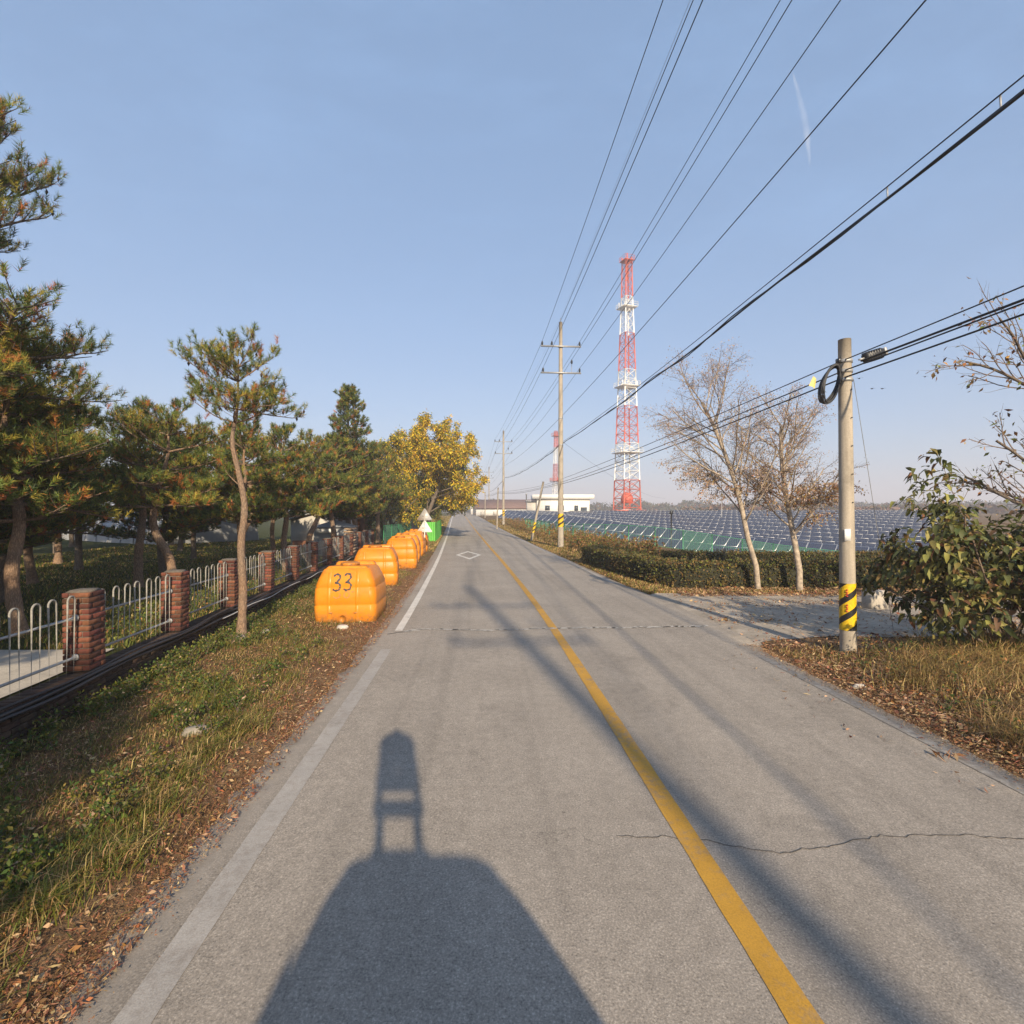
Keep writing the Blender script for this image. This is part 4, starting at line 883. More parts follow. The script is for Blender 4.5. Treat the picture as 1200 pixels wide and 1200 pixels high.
def pine_mesh(trunk, rad, whorls, seed, nper=38, wd=.0035, ln=.095, tuft=.15, cones=20, up=.7, weights=(.30, .45, .16, .09), bark='pine_bark', dens=1.0):
    """trunk: polyline; whorls: (fraction along trunk, count, length, rise)"""
    r_ = random.Random(seed); T = np.array(trunk, float); seg = np.r_[0, np.cumsum(np.linalg.norm(np.diff(T, axis=0), axis=1))]; seg /= seg[-1]
    tt = np.linspace(0, 1, 26); f = [interp_fn(seg, T[:, k]) for k in range(3)]; C = np.stack([g(tt) for g in f], -1)
    tb = MB(); tb.tube(C, np.interp(tt, [0, .05, .5, 1], [rad * 1.35, rad, rad * .72, rad * .16]) * (1 + .05 * np.sin(tt * 60)), 9)
    pos, dr = [], []; az0 = r_.random() * 6
    for wf, cnt, L, rise in whorls:
        p0 = np.array([float(g(wf)) for g in f])
        for q in range(cnt):
            az = az0 + q * 2 * math.pi / cnt + r_.uniform(-.5, .5); l = L * r_.uniform(.7, 1.15); n = 7; pts = [p0]; e = rise + r_.uniform(-.15, .15); a_ = az
            for k in range(n):
                a_ += r_.uniform(-.22, .22); e += r_.uniform(-.12, .16) ; pts.append(pts[-1] + np.array([math.cos(a_) * math.cos(e), math.sin(a_) * math.cos(e), math.sin(e)]) * l / n)
            pts = np.array(pts); rr = rad * .30 * (l / 2.0) ** .5; tb.tube(pts, np.linspace(rr, rr * .3, n + 1), 5, cap=False)
            ns = max(5, int(l * 8 * dens))
            for s_ in range(ns):
                t = .22 + .78 * (s_ + r_.random() * .6) / ns; i = min(n - 1, int(t * n)); b0 = pts[i] + (pts[i + 1] - pts[i]) * (t * n - i)
                dd = unit(pts[min(n, i + 1)] - pts[i]); side = (1 if s_ % 2 else -1) * r_.uniform(.5, 1.2); ca, sa = math.cos(side), math.sin(side)
                sd = unit(np.array([dd[0] * ca - dd[1] * sa, dd[0] * sa + dd[1] * ca, dd[2] + r_.uniform(.05, .5)])); sl = l * r_.uniform(.20, .40) * (1.3 - .6 * t)
                e2 = b0 + sd * sl; tb.tube([b0, (b0 + e2) / 2 + (0, 0, -.02), e2], [rr * .35, rr * .25, rr * .15], 3, cap=False)
                nt_ = max(3, int(sl / .075 * dens))
                for v in range(nt_):
                    g = (v + .6) / nt_; pp = b0 + (e2 - b0) * g + np.array([r_.gauss(0, .06), r_.gauss(0, .06), r_.gauss(.04, .06)])
                    pos.append(pp); dr.append(unit(sd * .8 + np.array([r_.gauss(0, .5), r_.gauss(0, .5), up + r_.gauss(0, .25)])))
            for v in range(3): pos.append(pts[-1] + np.array([r_.gauss(0, .05), r_.gauss(0, .05), .02])); dr.append(unit(unit(pts[-1] - pts[-2]) + np.array([r_.gauss(0, .4), r_.gauss(0, .4), up])))
    pos = np.array(pos); dr = np.array(dr); cb = MB(); needles(cb, pos, dr, nper, ln, wd, tuft, weights)
    me_t = tb.mesh('trunk', bark, True); me_c = cb.mesh('crown', NEED)
    me_k = None
    if cones:
        kb = MB()
        for k in range(cones):
            p = pos[r_.randrange(len(pos))]; s_ = .026; kb.raw([p + (s_, 0, -.03), p + (-s_, 0, -.03), p + (0, s_, -.03), p + (0, -s_, -.03), p + (0, 0, .02), p + (0, 0, -.09)], [[0,2,4],[2,1,4],[1,3,4],[3,0,4],[2,0,5],[1,2,5],[3,1,5],[0,3,5]])
        me_k = kb.mesh('cones', 'pine_cone', True)
    return me_t, me_c, me_k
def tree(name, meshes, loc, rz, s, label, cat='tree', group=None):
    t = empty(name, loc, rz, label=label, category=cat); t.scale = (s, s, s)
    if group: t['group'] = group
    for nm, me in zip(('trunk', 'crown', 'cones'), meshes):
        if me is None: continue
        o = bpy.data.objects.new(nm, me); link(o, t)
        if nm == 'cones': o['kind'] = 'stuff'
    return t
GR = 'pines behind the brick fence'
# big pine at the left: trunk behind the railing, long irregular layers reaching right
pA = pine_mesh([(0, 0, 0), (.05, 0, 1.6), (-.1, .1, 3.4), (-.25, .1, 5.2), (-.2, 0, 7.0), (.0, 0, 8.1)], .14,
    [(.32, 5, 2.2, .0), (.38, 5, 2.4, .05), (.45, 6, 2.5, .08), (.52, 6, 2.5, .10), (.59, 6, 2.2, .12), (.66, 4, 1.5, .15), (.84, 6, 1.9, .30), (.92, 6, 1.6, .5), (.99, 5, 1.0, .8)], 5, 44, .0045, .12, .19, 160, 1.0, (.22, .50, .21, .07), bark='pine_bark_grey')
tree('pine_tree', pA, (-9.55, 8.7, .25), 2.1, 1.0, 'tall layered pine with its top above every other tree, behind the first railings', group=GR)
# slender pine on the verge
pB = pine_mesh([(0, 0, 0), (.03, 0, .9), (.0, .02, 1.9), (.06, 0, 2.6), (-.05, 0, 3.3), (-.16, 0, 3.9), (-.08, 0, 4.5), (-.05, 0, 5.55)], .085,
    [(.54, 1, .7, .8), (.77, 4, .85, .3), (.82, 5, 1.05, .12), (.87, 6, 1.1, .15), (.92, 6, .95, .4), (.97, 5, .75, .7)], 12, 40, .0042, .105, .15, 40, .8, (.24, .50, .19, .07), dens=1.05)
tree('pine_tree', pB, (-5.42, 10.25, 0), 0.6, 1.0, 'slender pine with a bare curved trunk standing on the verge outside the brick wall', group=GR)
pC = pine_mesh([(0, 0, 0), (-.05, 0, 1.0), (-.42, 0, 1.9), (-.35, 0, 2.6), (-.1, 0, 3.6), (-.1, 0, 4.3)], .11,
    [(.54, 6, 1.6, .05), (.64, 5, 1.5, .08), (.74, 5, 1.4, .1), (.85, 5, 1.15, .2), (.94, 5, .9, .35), (.99, 4, .6, .6)], 21, 34, .0055, .115, .15, 30, .8, (.26, .46, .20, .08), dens=1.1)
pD = pine_mesh([(0, 0, 0), (.12, 0, 1.2), (.0, 0, 2.3), (.25, 0, 3.4), (.2, 0, 4.6), (.25, 0, 5.3)], .125,
    [(.42, 4, 1.6, .02), (.48, 6, 1.8, .05), (.57, 6, 1.75, .08), (.68, 6, 1.5, .12), (.80, 5, 1.25, .2), (.91, 5, .9, .35), (.99, 5, .6, .7)], 33, 26, .009, .13, .16, 20, .8, (.34, .46, .12, .08), dens=1.0)
pE = pine_mesh([(0, 0, 0), (.0, 0, 1.5), (.05, 0, 3.5), (.0, 0, 6.0), (.0, 0, 7.6)], .14,
    [(.22, 6, 1.7, .0), (.30, 6, 1.8, .05), (.38, 6, 1.7, .1), (.47, 6, 1.6, .12), (.56, 6, 1.4, .15), (.65, 6, 1.15, .2), (.72, 6, 1.1, .3), (.78, 6, .95, .35), (.84, 6, .85, .4), (.89, 6, .7, .5), (.94, 6, .55, .6), (.98, 5, .4, .9)], 41, 24, .011, .14, .16, 10, .5, (.46, .42, .06, .06), 'pine_bark_grey', dens=1.0)
pF = pine_mesh([(0, 0, 0), (-.10, 0, 1.1), (.1, 0, 2.2), (.0, 0, 3.4), (.15, 0, 4.8), (.1, 0, 5.6)], .12,
    [(.24, 4, 1.5, -.02), (.32, 5, 1.8, .0), (.40, 5, 2.0, .02), (.49, 6, 1.9, .05), (.58, 6, 1.75, .08), (.68, 6, 1.5, .12), (.80, 5, 1.2, .2), (.91, 5, .9, .35), (.99, 5, .6, .7)], 57, 24, .010, .14, .16, 10, .7, (.42, .42, .09, .07), 'pine_bark_grey', dens=.95)
def gz(x, y): return float(H(x, y)) - .02
tree('pine_tree', pD, (-8.75, 9.1, gz(-8.75, 9.1)), 4.3, .92, 'dense pine with a plain grey trunk just behind the first brick pillars', group=GR)
tree('pine_tree', pC, (-8.35, 12.6, gz(-8.35, 12.6)), 0.2, 1.02, 'short pine with a kinked orange trunk and flat crown inside the wall', group=GR)
row = [(-8.3, 15.6, 'D', 1.3, .86), (-8.2, 18.6, 'D', 2.9, .92), (-8.6, 21.6, 'C', 4.0, 1.15), (-8.7, 24.6, 'D', .4, 1.0), (-9.3, 28.0, 'D', 3.6, 1.1), (-9.6, 31.5, 'C', 1.0, 1.45), (-9.3, 35.5, 'D', 5.0, 1.2)]
for q_, (x, y, k, rz_, s) in enumerate(row): tree('pine_tree', {'C': pC, 'D': pD}[k], (x, y, gz(x, y)), rz_, s, '%s bushy pine along the wall past the kinked trunk pine' % ORD[q_], group=GR)
tree('conifer_tree', pE, (-8.7, 27.2, gz(-8.7, 27.2)), 1.0, 1.12, 'taller pointed conifer rising from the row of pines', group=GR)
grove = [(-10.6, 9.8, 'F', 1, .95), (-12.5, 12.5, 'F', 2.5, .95), (-10.8, 14.8, 'C', 5.1, 1.1), (-14.5, 15.5, 'D', 4, 1.0), (-12.4, 18.2, 'F', .2, .9), (-11.4, 21.5, 'C', 3.3, 1.2), (-16.5, 19.5, 'F', 5.5, 1.05), (-14.6, 23.5, 'F', 1.9, .95), (-19.5, 22, 'C', 2.2, 1.25), (-12.8, 27.5, 'D', 4.4, 1.0), (-18.5, 28.5, 'F', 3.0, 1.0), (-16.2, 12.8, 'D', .9, 1.0), (-24, 27, 'F', 1.2, 1.1), (-22, 33, 'F', 4.8, 1.2), (-15, 36, 'D', 2.7, 1.1), (-12.5, 40, 'F', .6, 1.15), (-27.5, 32, 'F', 2.0, 1.1), (-20.5, 18.8, 'F', .7, 1.0), (-17.5, 33, 'F', 5.8, 1.1), (-24.5, 22.5, 'D', 3.9, 1.1), (-30, 28, 'F', .1, 1.2)]
for x, y, k, rz_, s in grove: tree('pine_tree', {'C': pC, 'D': pD, 'F': pF}[k], (x, y, gz(x, y)), rz_, s, 'pine standing on the shaded lawn of the grove behind the wall', group='pines of the lawn grove')
for x, y, rz_, s in ((-7.6, 1.6, 2.0, 1.0), (-10.2, 4.6, 4.1, 1.05), (-13.0, 7.4, .8, 1.0), (-7.2, -3.4, 5.0, 1.0)): tree('pine_tree', pF, (x, y, gz(x, y)), rz_, s, 'unseen bushy pine added inside the wall abreast of the survey car to shade the lawn', group='pines abreast of the survey car')  # out-of-view pines added for the shade they cast on the lawn
tree('pine_tree', pB, (-2.45, -6.6, 0), 2.6, 1.1, 'roadside pine behind the survey car shading the verge', group=GR)
tree('pine_tree', pD, (-2.9, -3.2, 0), 2.0, .80, 'bushy roadside pine behind the survey car shading the verge', group=GR)

def grow(tb, p, d, L, r, lev, prm, rr, ends, m=0):
    n = prm['seg']; pts = [np.array(p, float)]; d = unit(np.array(d, float)); dirs = []
    for k in range(n):
        d = unit(d + np.array([rr.gauss(0, 1), rr.gauss(0, 1), rr.gauss(0, 1)]) * prm['wander'] + np.array([0, 0, prm['lift'][lev]])); pts.append(pts[-1] + d * L / n); dirs.append(d)
    pts = np.array(pts); tb.tube(pts, np.linspace(r, r * (.55 if lev < prm['levels'] else .3), n + 1), 8 if lev == 0 else (5 if lev == 1 else 3), m if lev < 2 else prm.get('twigm', m), cap=False)
    if lev >= prm['levels']:
        for k in range(1, n + 1): ends.append((pts[k], dirs[k - 1]))
        return
    for q in range(prm['n'][lev]):
        t = prm['from'][lev] + (1 - prm['from'][lev]) * (q + rr.random()) / prm['n'][lev]; i = min(n - 1, int(t * n)); b0 = pts[i] + (pts[i + 1] - pts[i]) * (t * n - i)
        ang = rr.uniform(*prm['ang'][lev]); ax = unit(np.cross(dirs[i], np.array([rr.gauss(0, 1), rr.gauss(0, 1), rr.gauss(0, 1)]))); nd = dirs[i] * math.cos(ang) + ax * math.sin(ang)
        grow(tb, b0, nd, L * rr.uniform(*prm['len'][lev]) * (1.15 - .5 * t), r * (.42 if lev else .33) * (1.1 - .4 * t), lev + 1, prm, rr, ends, m)
def leaves(mb, ends, n, size, asp, mats_w, jit, droop=.5, rr=None):
    P = np.array([e[0] for e in ends]); D = np.array([e[1] for e in ends]); i = rng.integers(0, len(P), n)
    p = P[i] + rng.normal(size=(n, 3)) * jit; d = unit(D[i] * .6 + rng.normal(size=(n, 3)) * .8 + np.array([0, 0, -droop])); sd = unit(np.cross(d, rng.normal(size=(n, 3))))
    nr = np.cross(d, sd); l = size * rng.uniform(.6, 1.25, (n, 1)); w_ = l * asp / 2
    q = np.stack([p, p + d * l * .5 + sd * w_ + nr * l * .06, p + d * l - nr * l * .12, p + d * l * .5 - sd * w_ + nr * l * .06], 1)
    mi = rng.choice(len(mats_w), n, p=np.array(mats_w) / sum(mats_w)); mb.raw(q.reshape(-1, 3), np.arange(n * 4).reshape(n, 4), mi)
# birches
def birch(seed, h, lean, nl, mats_w, extra):
    rr = random.Random(seed); tb = MB(); ends = []
    prm = dict(seg=7, wander=.07, lift=[.0, .03, -.02, -.05], levels=3, n=[24, 9, 9], ang=[(.5, 1.0), (.4, .9), (.4, 1.0)], len=[(.36, .50), (.35, .55), (.35, .6)], twigm=1)
    prm['from'] = [.34, .25, .15]
    grow(tb, (0, 0, -.1), lean, h, .098, 0, prm, rr, ends)
    lb = MB(); leaves(lb, ends, nl, .05, .55, mats_w, .07, .7); low = [e for e in ends if e[0][2] < h * .62]; leaves(lb, low, extra, .075, .55, mats_w[::-1] if False else mats_w, .05, .6)
    return tb.mesh('trunk', ['birch_bark', 'pale_twig'], True), lb.mesh('crown', ['leaf_tan', 'leaf_pink', 'leaf_orange', 'leaf_gold']), None
tree('birch_tree', birch(5, 6.7, (-.05, 0, 1), 7500, (.34, .50, .10, .06), 2600), (7.75, 16.1, gz(7.75, 16.1)), 0, .94, 'taller pale trunked birch with few tan leaves before the hedge', group='birches before the hedge')
tree('birch_tree', birch(9, 5.3, (.06, 0, 1), 7000, (.30, .40, .20, .10), 4200), (8.9, 15.85, gz(8.9, 15.85)), 1.9, 1.0, 'shorter birch with rusty leaves in front of the hedge beside the telephone pole', group='birches before the hedge')
# autumn trees over the road
def autumn(seed, h, nl, w_, sz):
    rr = random.Random(seed); tb = MB(); ends = []
    prm = dict(seg=6, wander=.12, lift=[.02, .04, -.02, -.04], levels=3, n=[13, 6, 4], ang=[(.5, 1.2), (.4, .9), (.4, .9)], len=[(.45, .62), (.4, .6), (.4, .6)]); prm['from'] = [.18, .25, .2]
    grow(tb, (0, 0, -.1), (.05, -.02, 1), h, .20, 0, prm, rr, ends); lb = MB(); leaves(lb, ends, nl, sz, .38, w_, .16, .8)
    return tb.mesh('trunk', 'pine_bark_grey', True), lb.mesh('crown', ['leaf_yellow', 'leaf_olive', 'leaf_gold', 'shrub_leaf']), None
aT1 = autumn(2, 9.0, 26000, (.50, .26, .18, .06), .25); aT2 = autumn(8, 8.0, 24000, (.34, .40, .12, .14), .25); aT3 = autumn(14, 5.5, 16000, (.06, .46, .06, .42), .22)
for m_, x, y, rz_, s, lb in ((aT1, -8.6, 47.5, .3, 1.0, 'bright yellow autumn tree, the tallest by the road past the sign'), (aT2, -9.3, 41.0, 1.5, .86, 'yellow green autumn tree between the pines and the bright yellow tree'), (aT2, -9.7, 55, 4.0, 1.05, 'yellow green autumn tree leaning out over the far road'),
        (aT1, -12.5, 65, 2.2, .95, 'yellow tree last in line along the road'), (aT3, -8.3, 50.5, 3.0, .9, 'dark green underwood bush below the bright yellow tree'), (aT3, -9.7, 58, 1.1, .95, 'dark green underwood bush below the leaning yellow tree'), (aT3, -11.6, 71, 5.0, .9, 'dark green bush closing the row of trees'), (aT3, -17.6, 172, 5.0, .85, 'round dark bush at the far bend of the road'), (aT3, -9.4, 38.0, 2.0, .75, 'dark bush behind the green mesh fence')):
    tree('autumn_tree', m_, (x, y, gz(x, y)), rz_, s, lb, group='autumn trees by the road')
# bare tree at the right edge
def bare_tree():
    rr = random.Random(31); tb = MB(); ends = []
    prm = dict(seg=8, wander=.09, lift=[.0, .015, .02, .0], levels=3, n=[20, 9, 5], ang=[(.7, 1.15), (.3, .7), (.3, .8)], len=[(.50, .68), (.35, .55), (.3, .5)], twigm=1); prm['from'] = [.26, .25, .3]
    grow(tb, (0, 0, -.1), (-.03, 0, 1), 5.4, .15, 0, prm, rr, ends); lb = MB(); sel = [e for e in ends if rr.random() < .30]
    leaves(lb, sel, 1500, .12, .45, (.2, .2, .35, .25), .05, .8)
    return tb.mesh('trunk', ['pine_bark_grey', 'twig'], True), lb.mesh('crown', ['leaf_tan', 'leaf_orange', 'shrub_leaf_red', 'leaf_olive']), None
tree('bare_tree', bare_tree(), (12.4, 10.2, gz(12.4, 10.2)), 2.2, 1.0, 'nearly leafless tree whose bare branches reach in above the broadleaf shrub')
# broadleaf shrub
def big_leaf(seed, fold):
    L, w_ = .16, .050; c = -.02 - .015 * seed; return MB().raw([(0,0,0),(L*.3,w_*.75,fold),(L*.65,w_*.62,fold*.7+c),(L,0,c*2.6),(L*.65,-w_*.62,fold*.7+c),(L*.3,-w_*.75,fold),(L*.3,0,0),(L*.65,0,c)], [[0,6,1,1],[6,7,2,1],[7,3,2,2],[0,5,6,6],[5,4,7,6],[4,3,7,7]]) if False else (L, w_, c, fold)
def leaf_arr(k, fold):
    L, w_, c, fold = big_leaf(k, fold)
    V_ = np.array([(0,0,0),(L*.3,w_*.75,fold),(L*.65,w_*.62,fold*.7+c),(L,0,c*2.6),(L*.65,-w_*.62,fold*.7+c),(L*.3,-w_*.75,fold),(L*.3,0,.0),(L*.65,0,c)])
    T_ = np.array([[0,6,1],[6,7,2],[6,2,1],[7,3,2],[0,5,6],[5,4,7],[5,7,6],[4,3,7]]); return V_, T_
def build_shrub(x, y, h, spread, n_obj, n_rest, seed, label):
    rr = random.Random(seed); s = empty('broadleaf_shrub', (x, y, gz(x, y)), 0, label=label, category='shrub'); tb = MB(); ends = []
    prm = dict(seg=6, wander=.12, lift=[.03, .03, .0], levels=2, n=[7, 5], ang=[(.4, .9), (.4, .9)], len=[(.40, .60), (.35, .6)]); prm['from'] = [.15, .2]
    for k in range(17):
        a = k * 2.4; el = rr.uniform(.12, .95); grow(tb, (.06 * math.cos(a), .06 * math.sin(a), 0), (math.cos(a) * spread * (1 - el * .55), math.sin(a) * spread * .8 * (1 - el * .55), .30 + el * 1.1), h * rr.uniform(.62, .92), .024, 0, prm, rr, ends)
    tb.build('stems', 'twig', s)
    mats = ['shrub_leaf', 'shrub_leaf', 'shrub_leaf', 'shrub_leaf_light', 'shrub_leaf_light', 'shrub_leaf_red']
    var = [leaf_arr(k, f) for k, f in ((0, .012), (1, .018), (2, .014))]; mes = {}
    for k, (v, t_) in enumerate(var):
        for m_ in set(mats): mes[(k, m_)] = MB().raw(v, t_).mesh('leaf', m_, True)
    ends = [e for e in ends if e[0][2] > .18]
    camd = sorted(ends, key=lambda e: e[0][1] - .3 * abs(e[0][0]) + rr.gauss(0, .5))
    def xf(e):
        d = unit(e[1] * .5 + np.array([rr.gauss(0, .6), rr.gauss(0, .6), -.35 + rr.gauss(0, .3)])); z = unit(np.cross(d, unit(np.array([rr.gauss(0, .6), rr.gauss(0, .6), .0]) + np.cross(d, (0, 0, 1))))); z = z if z[2] > 0 else -z; yv = np.cross(z, d); return e[0] + np.array([rr.gauss(0, .06), rr.gauss(0, .06), rr.gauss(0, .05)]), np.stack([d, yv, z], 1), rr.uniform(.7, 1.15)
    for k in range(n_obj):
        p, m3, sc_ = xf(camd[int(k * len(camd) * .6 / n_obj)]); o = bpy.data.objects.new('leaf', mes[(k % 3, rr.choice(mats))]); link(o, s)
        o.matrix_local = Matrix.Translation(p) @ Matrix([list(q) for q in m3]).to_4x4() @ Matrix.Scale(sc_, 4)
    mb = MB()
    for k in range(n_rest):
        p, m3, sc_ = xf(rr.choice(ends)); v, t_ = var[k % 3]; mb.raw(v @ m3.T * sc_ + p, t_, rr.choice([0, 0, 0, 1, 1, 2]))
    mb.build('foliage', ['shrub_leaf', 'shrub_leaf_light', 'shrub_leaf_red'], s, smooth=True, kind='stuff')
build_shrub(8.2, 8.5, 3.0, .95, 300, 6500, 4, 'large broadleaf shrub with drooping olive leaves beside the telephone pole')
# clipped hedges
def hedge(name, P, w_, h, label, n):
    P = np.array(P, float); x0, y0 = P[0]; z0 = gz(x0, y0); root = empty(name, (x0, y0, z0), 0, label=label, category='hedge', group='clipped hedges by the driveway')
    seg = np.r_[0, np.cumsum(np.linalg.norm(np.diff(P, axis=0), axis=1))]; S = np.linspace(0, seg[-1], int(seg[-1] / .35)); C = np.stack([np.interp(S, seg, P[:, k]) for k in (0, 1)], -1)
    T = unit(np.gradient(C, axis=0)); Nn = np.stack([-T[:, 1], T[:, 0]], -1); G = []
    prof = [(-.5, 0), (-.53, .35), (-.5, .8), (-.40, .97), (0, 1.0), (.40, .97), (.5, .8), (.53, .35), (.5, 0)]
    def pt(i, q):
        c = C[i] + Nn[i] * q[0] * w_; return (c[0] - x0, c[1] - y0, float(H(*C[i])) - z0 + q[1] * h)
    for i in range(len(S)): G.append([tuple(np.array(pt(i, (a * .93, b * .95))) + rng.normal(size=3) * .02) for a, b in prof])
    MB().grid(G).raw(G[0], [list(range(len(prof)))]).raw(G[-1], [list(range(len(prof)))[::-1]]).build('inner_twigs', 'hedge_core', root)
    i = rng.integers(0, len(S), n); k = rng.random(n) * (len(prof) - 1); ki = k.astype(int); kf = (k - ki)[:, None]; pr = np.array(prof); q = pr[ki] * (1 - kf) + pr[ki + 1] * kf
    q = q * (1 + .08 * wob(S[i], k, 1.5)[:, None] + rng.normal(size=(n, 1)) * .05); along = rng.uniform(-.25, .25, (n, 1))
    c = C[i] + Nn[i] * q[:, :1] * w_ + T[i] * along; p = np.concatenate([c - (x0, y0), (np.array(H(c[:, 0], c[:, 1])) - z0)[:, None] + q[:, 1:] * h], 1)
    d = unit(rng.normal(size=(n, 3)) + np.array([0, 0, .3])); sd = unit(np.cross(d, rng.normal(size=(n, 3)))); l = rng.uniform(.05, .10, (n, 1)); qd = np.stack([p, p + d * l * .5 + sd * l * .35, p + d * l, p + d * l * .5 - sd * l * .35], 1)
    mb = MB(); mb.raw(qd.reshape(-1, 3), np.arange(n * 4).reshape(n, 4), np.where(rng.random(n) < .35 + .5 * wob(S[i] * .8, k, 1.0, 3), 1, np.where(rng.random(n) < .16, 2, 0))); mb.build('leaves', ['hedge_leaf', 'hedge_leaf_brown', 'leaf_olive'], root, kind='stuff')
hedge('hedge', [(3.95, 25.0), (4.55, 21), (5.2, 18.0), (5.75, 17.1), (7, 17.0), (10, 16.9), (14.2, 16.8)], 1.0, .80, 'front clipped hedge turning from the road edge to behind the birches', 26000)
hedge('hedge', [(6.3, 21.6), (10, 21.4), (17.5, 21.2)], .9, .78, 'rear clipped hedge behind the front one', 16000)

# ------------------------------------------------------------------ grass, litter, weeds (nobody could count these)
def blades(name, X, Y, hgt, wd, mats, w_, label, lean=.6, parent=None, zoff=0.0, bend=.5):
    n = len(X); Z = H(X, Y) + zoff; p = np.stack([X, Y, Z], -1); a = rng.random(n) * 2 * math.pi; ln = lean * rng.random(n)
    d = np.stack([np.cos(a) * ln, np.sin(a) * ln, np.ones(n)], -1); h = (hgt * rng.uniform(.45, 1.2, n))[:, None]; sd = np.stack([-np.sin(a + .6), np.cos(a + .6), np.zeros(n)], -1) * wd * rng.uniform(.6, 1.3, (n, 1))
    mid = p + d * h * .55; tip = p + d * h * np.array([1, 1, 1 - bend * .35]) + np.stack([np.cos(a), np.sin(a), np.zeros(n)], -1) * h * bend * rng.random((n, 1))
    V = np.stack([p - sd, p + sd, mid + sd * .7, mid - sd * .7, tip], 1).reshape(-1, 3); o = np.arange(n)[:, None] * 5
    mb = MB(); mb.raw(V, o + np.array([[0, 1, 2, 3]]), w_); mb.F.append((o + np.array([[3, 2, 4]]), w_))
    return mb.build(name, mats, kind='stuff', label=label, category='grass', group=label[:40])
GM = ['grass_green', 'grass_olive', 'grass_straw', 'grass_brown', 'weed_green']
def pick(n, probs): return (rng.random((n, 1)) > np.cumsum(probs, axis=1)).sum(1).clip(0, probs.shape[1] - 1)
def left_verge():
    n = 165000; Y = 1.6 + 43 * rng.random(n) ** 2.1; u = rng.random(n); x0 = wallX(Y) + .16; x1 = cx(Y) + EDGE_L - .03; X = x0 + (x1 - x0) * u
    pat = wob(X, Y, 1.1, 1) + .5 * wob(X, Y, 3.1, 5); edge = sst(.72, 1.0, u)
    keep = rng.random(n) < np.clip(.78 + .35 * pat - .95 * edge - .25 * sst(.55, .75, u) * sst(6, 9, Y) * sst(13, 10, Y), .04, 1); X, Y, pat, edge, u = X[keep], Y[keep], pat[keep], edge[keep], u[keep]; n = len(X)
    g = np.clip(.56 + .55 * pat - .40 * edge, .08, .95); near = sst(6.5, 4.0, Y) * .2
    pr = np.stack([g * .50, g * .25 + .12, (1 - g) * .45, (1 - g) * .35, g * .15], -1); pr /= pr.sum(1, keepdims=True); w_ = pick(n, pr)
    hh = .035 + .085 * np.clip(.4 + .7 * pat, 0, 1) * (1 - .6 * edge) + .06 * (rng.random(n) < .06); hh *= (1 - .35 * sst(12, 30, Y)); wd = .0022 + .0011 * Y / 6
    blades('verge_grass', X, Y, hh, wd[:, None], GM, w_, 'patchy green and straw grass on the verge beside the brick wall', .9)
def weeds(name, spots, mats, mw, label, hrange=(.12, .4), nl=60, size=.045):
    tb = MB(); ends = []
    mb = MB()
    for x, y in spots:
        z = float(H(x, y)); h = random.uniform(*hrange); es = []
        for k in range(random.randint(3, 6)):
            a = random.random() * 6.3; dx, dy = math.cos(a) * .45, math.sin(a) * .45; pts = [(x + dx * h * t * t, y + dy * h * t * t, z + h * t * random.uniform(.9, 1.0)) for t in (0, .35, .7, 1.0)]
            tb.tube(pts, [.004, .003, .002, .0015], 3, cap=False); es += [(np.array(p), np.array([dx, dy, .5])) for p in pts[1:]]
        leaves(mb, es, nl, size, .5, mw, .03, .1)
    o = len(mats); allm = list(mats) + ['twig']
    for f, m_ in tb.F: mb.F.append((f + mb.n, o))
    mb.V += tb.V; mb.n += tb.n
    mb.build(name, allm, kind='stuff', label=label, category='weeds')
def litter(name, X, Y, size, mats, w_, label, zr_=.03):
    n = len(X); dd = X - cx(Y); on = (dd > EDGE_L - .06) & (dd < EDGE_R + .06); p = np.stack([X, Y, np.where(on, np.maximum(H(X, Y), zr(Y) + .008), H(X, Y)) + .012 + zr_ * rng.random(n)], -1); d = unit(rng.normal(size=(n, 3)) * np.array([1, 1, .35])); sd = unit(np.cross(d, rng.normal(size=(n, 3)) * np.array([.4, .4, 1]))); thin = rng.random((n, 1)) < .55; l = (size * rng.uniform(.5, 1.3, n))[:, None] * np.where(thin, 1.5, 1.0); nr = np.cross(d, sd); asp = np.where(thin, .05, .24) * rng.uniform(.7, 1.3, (n, 1))
    q = np.stack([p - d * l * .5, p + sd * l * asp + nr * l * .10, p + d * l * .5, p - sd * l * asp + nr * l * .10], 1); mb = MB(); mb.raw(q.reshape(-1, 3), np.arange(n * 4).reshape(n, 4), w_); mb.build(name, mats, kind='stuff', label=label, category='litter')
left_verge()
sp = [];
for k in range(900):
    y = 1.6 + 20 * random.random() ** 1.7; u = random.random() ** 1.4 * .72; x = float(wallX(y)) + .25 + u * (float(cx(y)) + EDGE_L - float(wallX(y)) - .3)
    if wob(x, y, 1.1, 1) > -.05: sp.append((x, y))
sp += [(float(wallX(y)) + .22 + .35 * random.random() ** 2, y) for y in [2.5 + 22 * random.random() ** 1.4 for k in range(320)]]
weeds('verge_weeds', sp, ['weed_green', 'grass_green', 'grass_olive', 'leaf_tan'], (.42, .33, .2, .05), 'leafy green weeds scattered over the verge by the brick wall', (.06, .24), 55, .045)
n = 85000; Yl = 1.8 + 22 * rng.random(n) ** 2.4; ul = 1 - rng.random(n) ** 1.25 * .9; Xl = wallX(Yl) + .2 + (cx(Yl) + EDGE_L + .16 - wallX(Yl) - .2) * ul
kp = (rng.random(n) < np.clip(.55 + .5 * wob(Xl, Yl, 1.4, 3), .05, 1)); Xl, Yl = Xl[kp], Yl[kp]
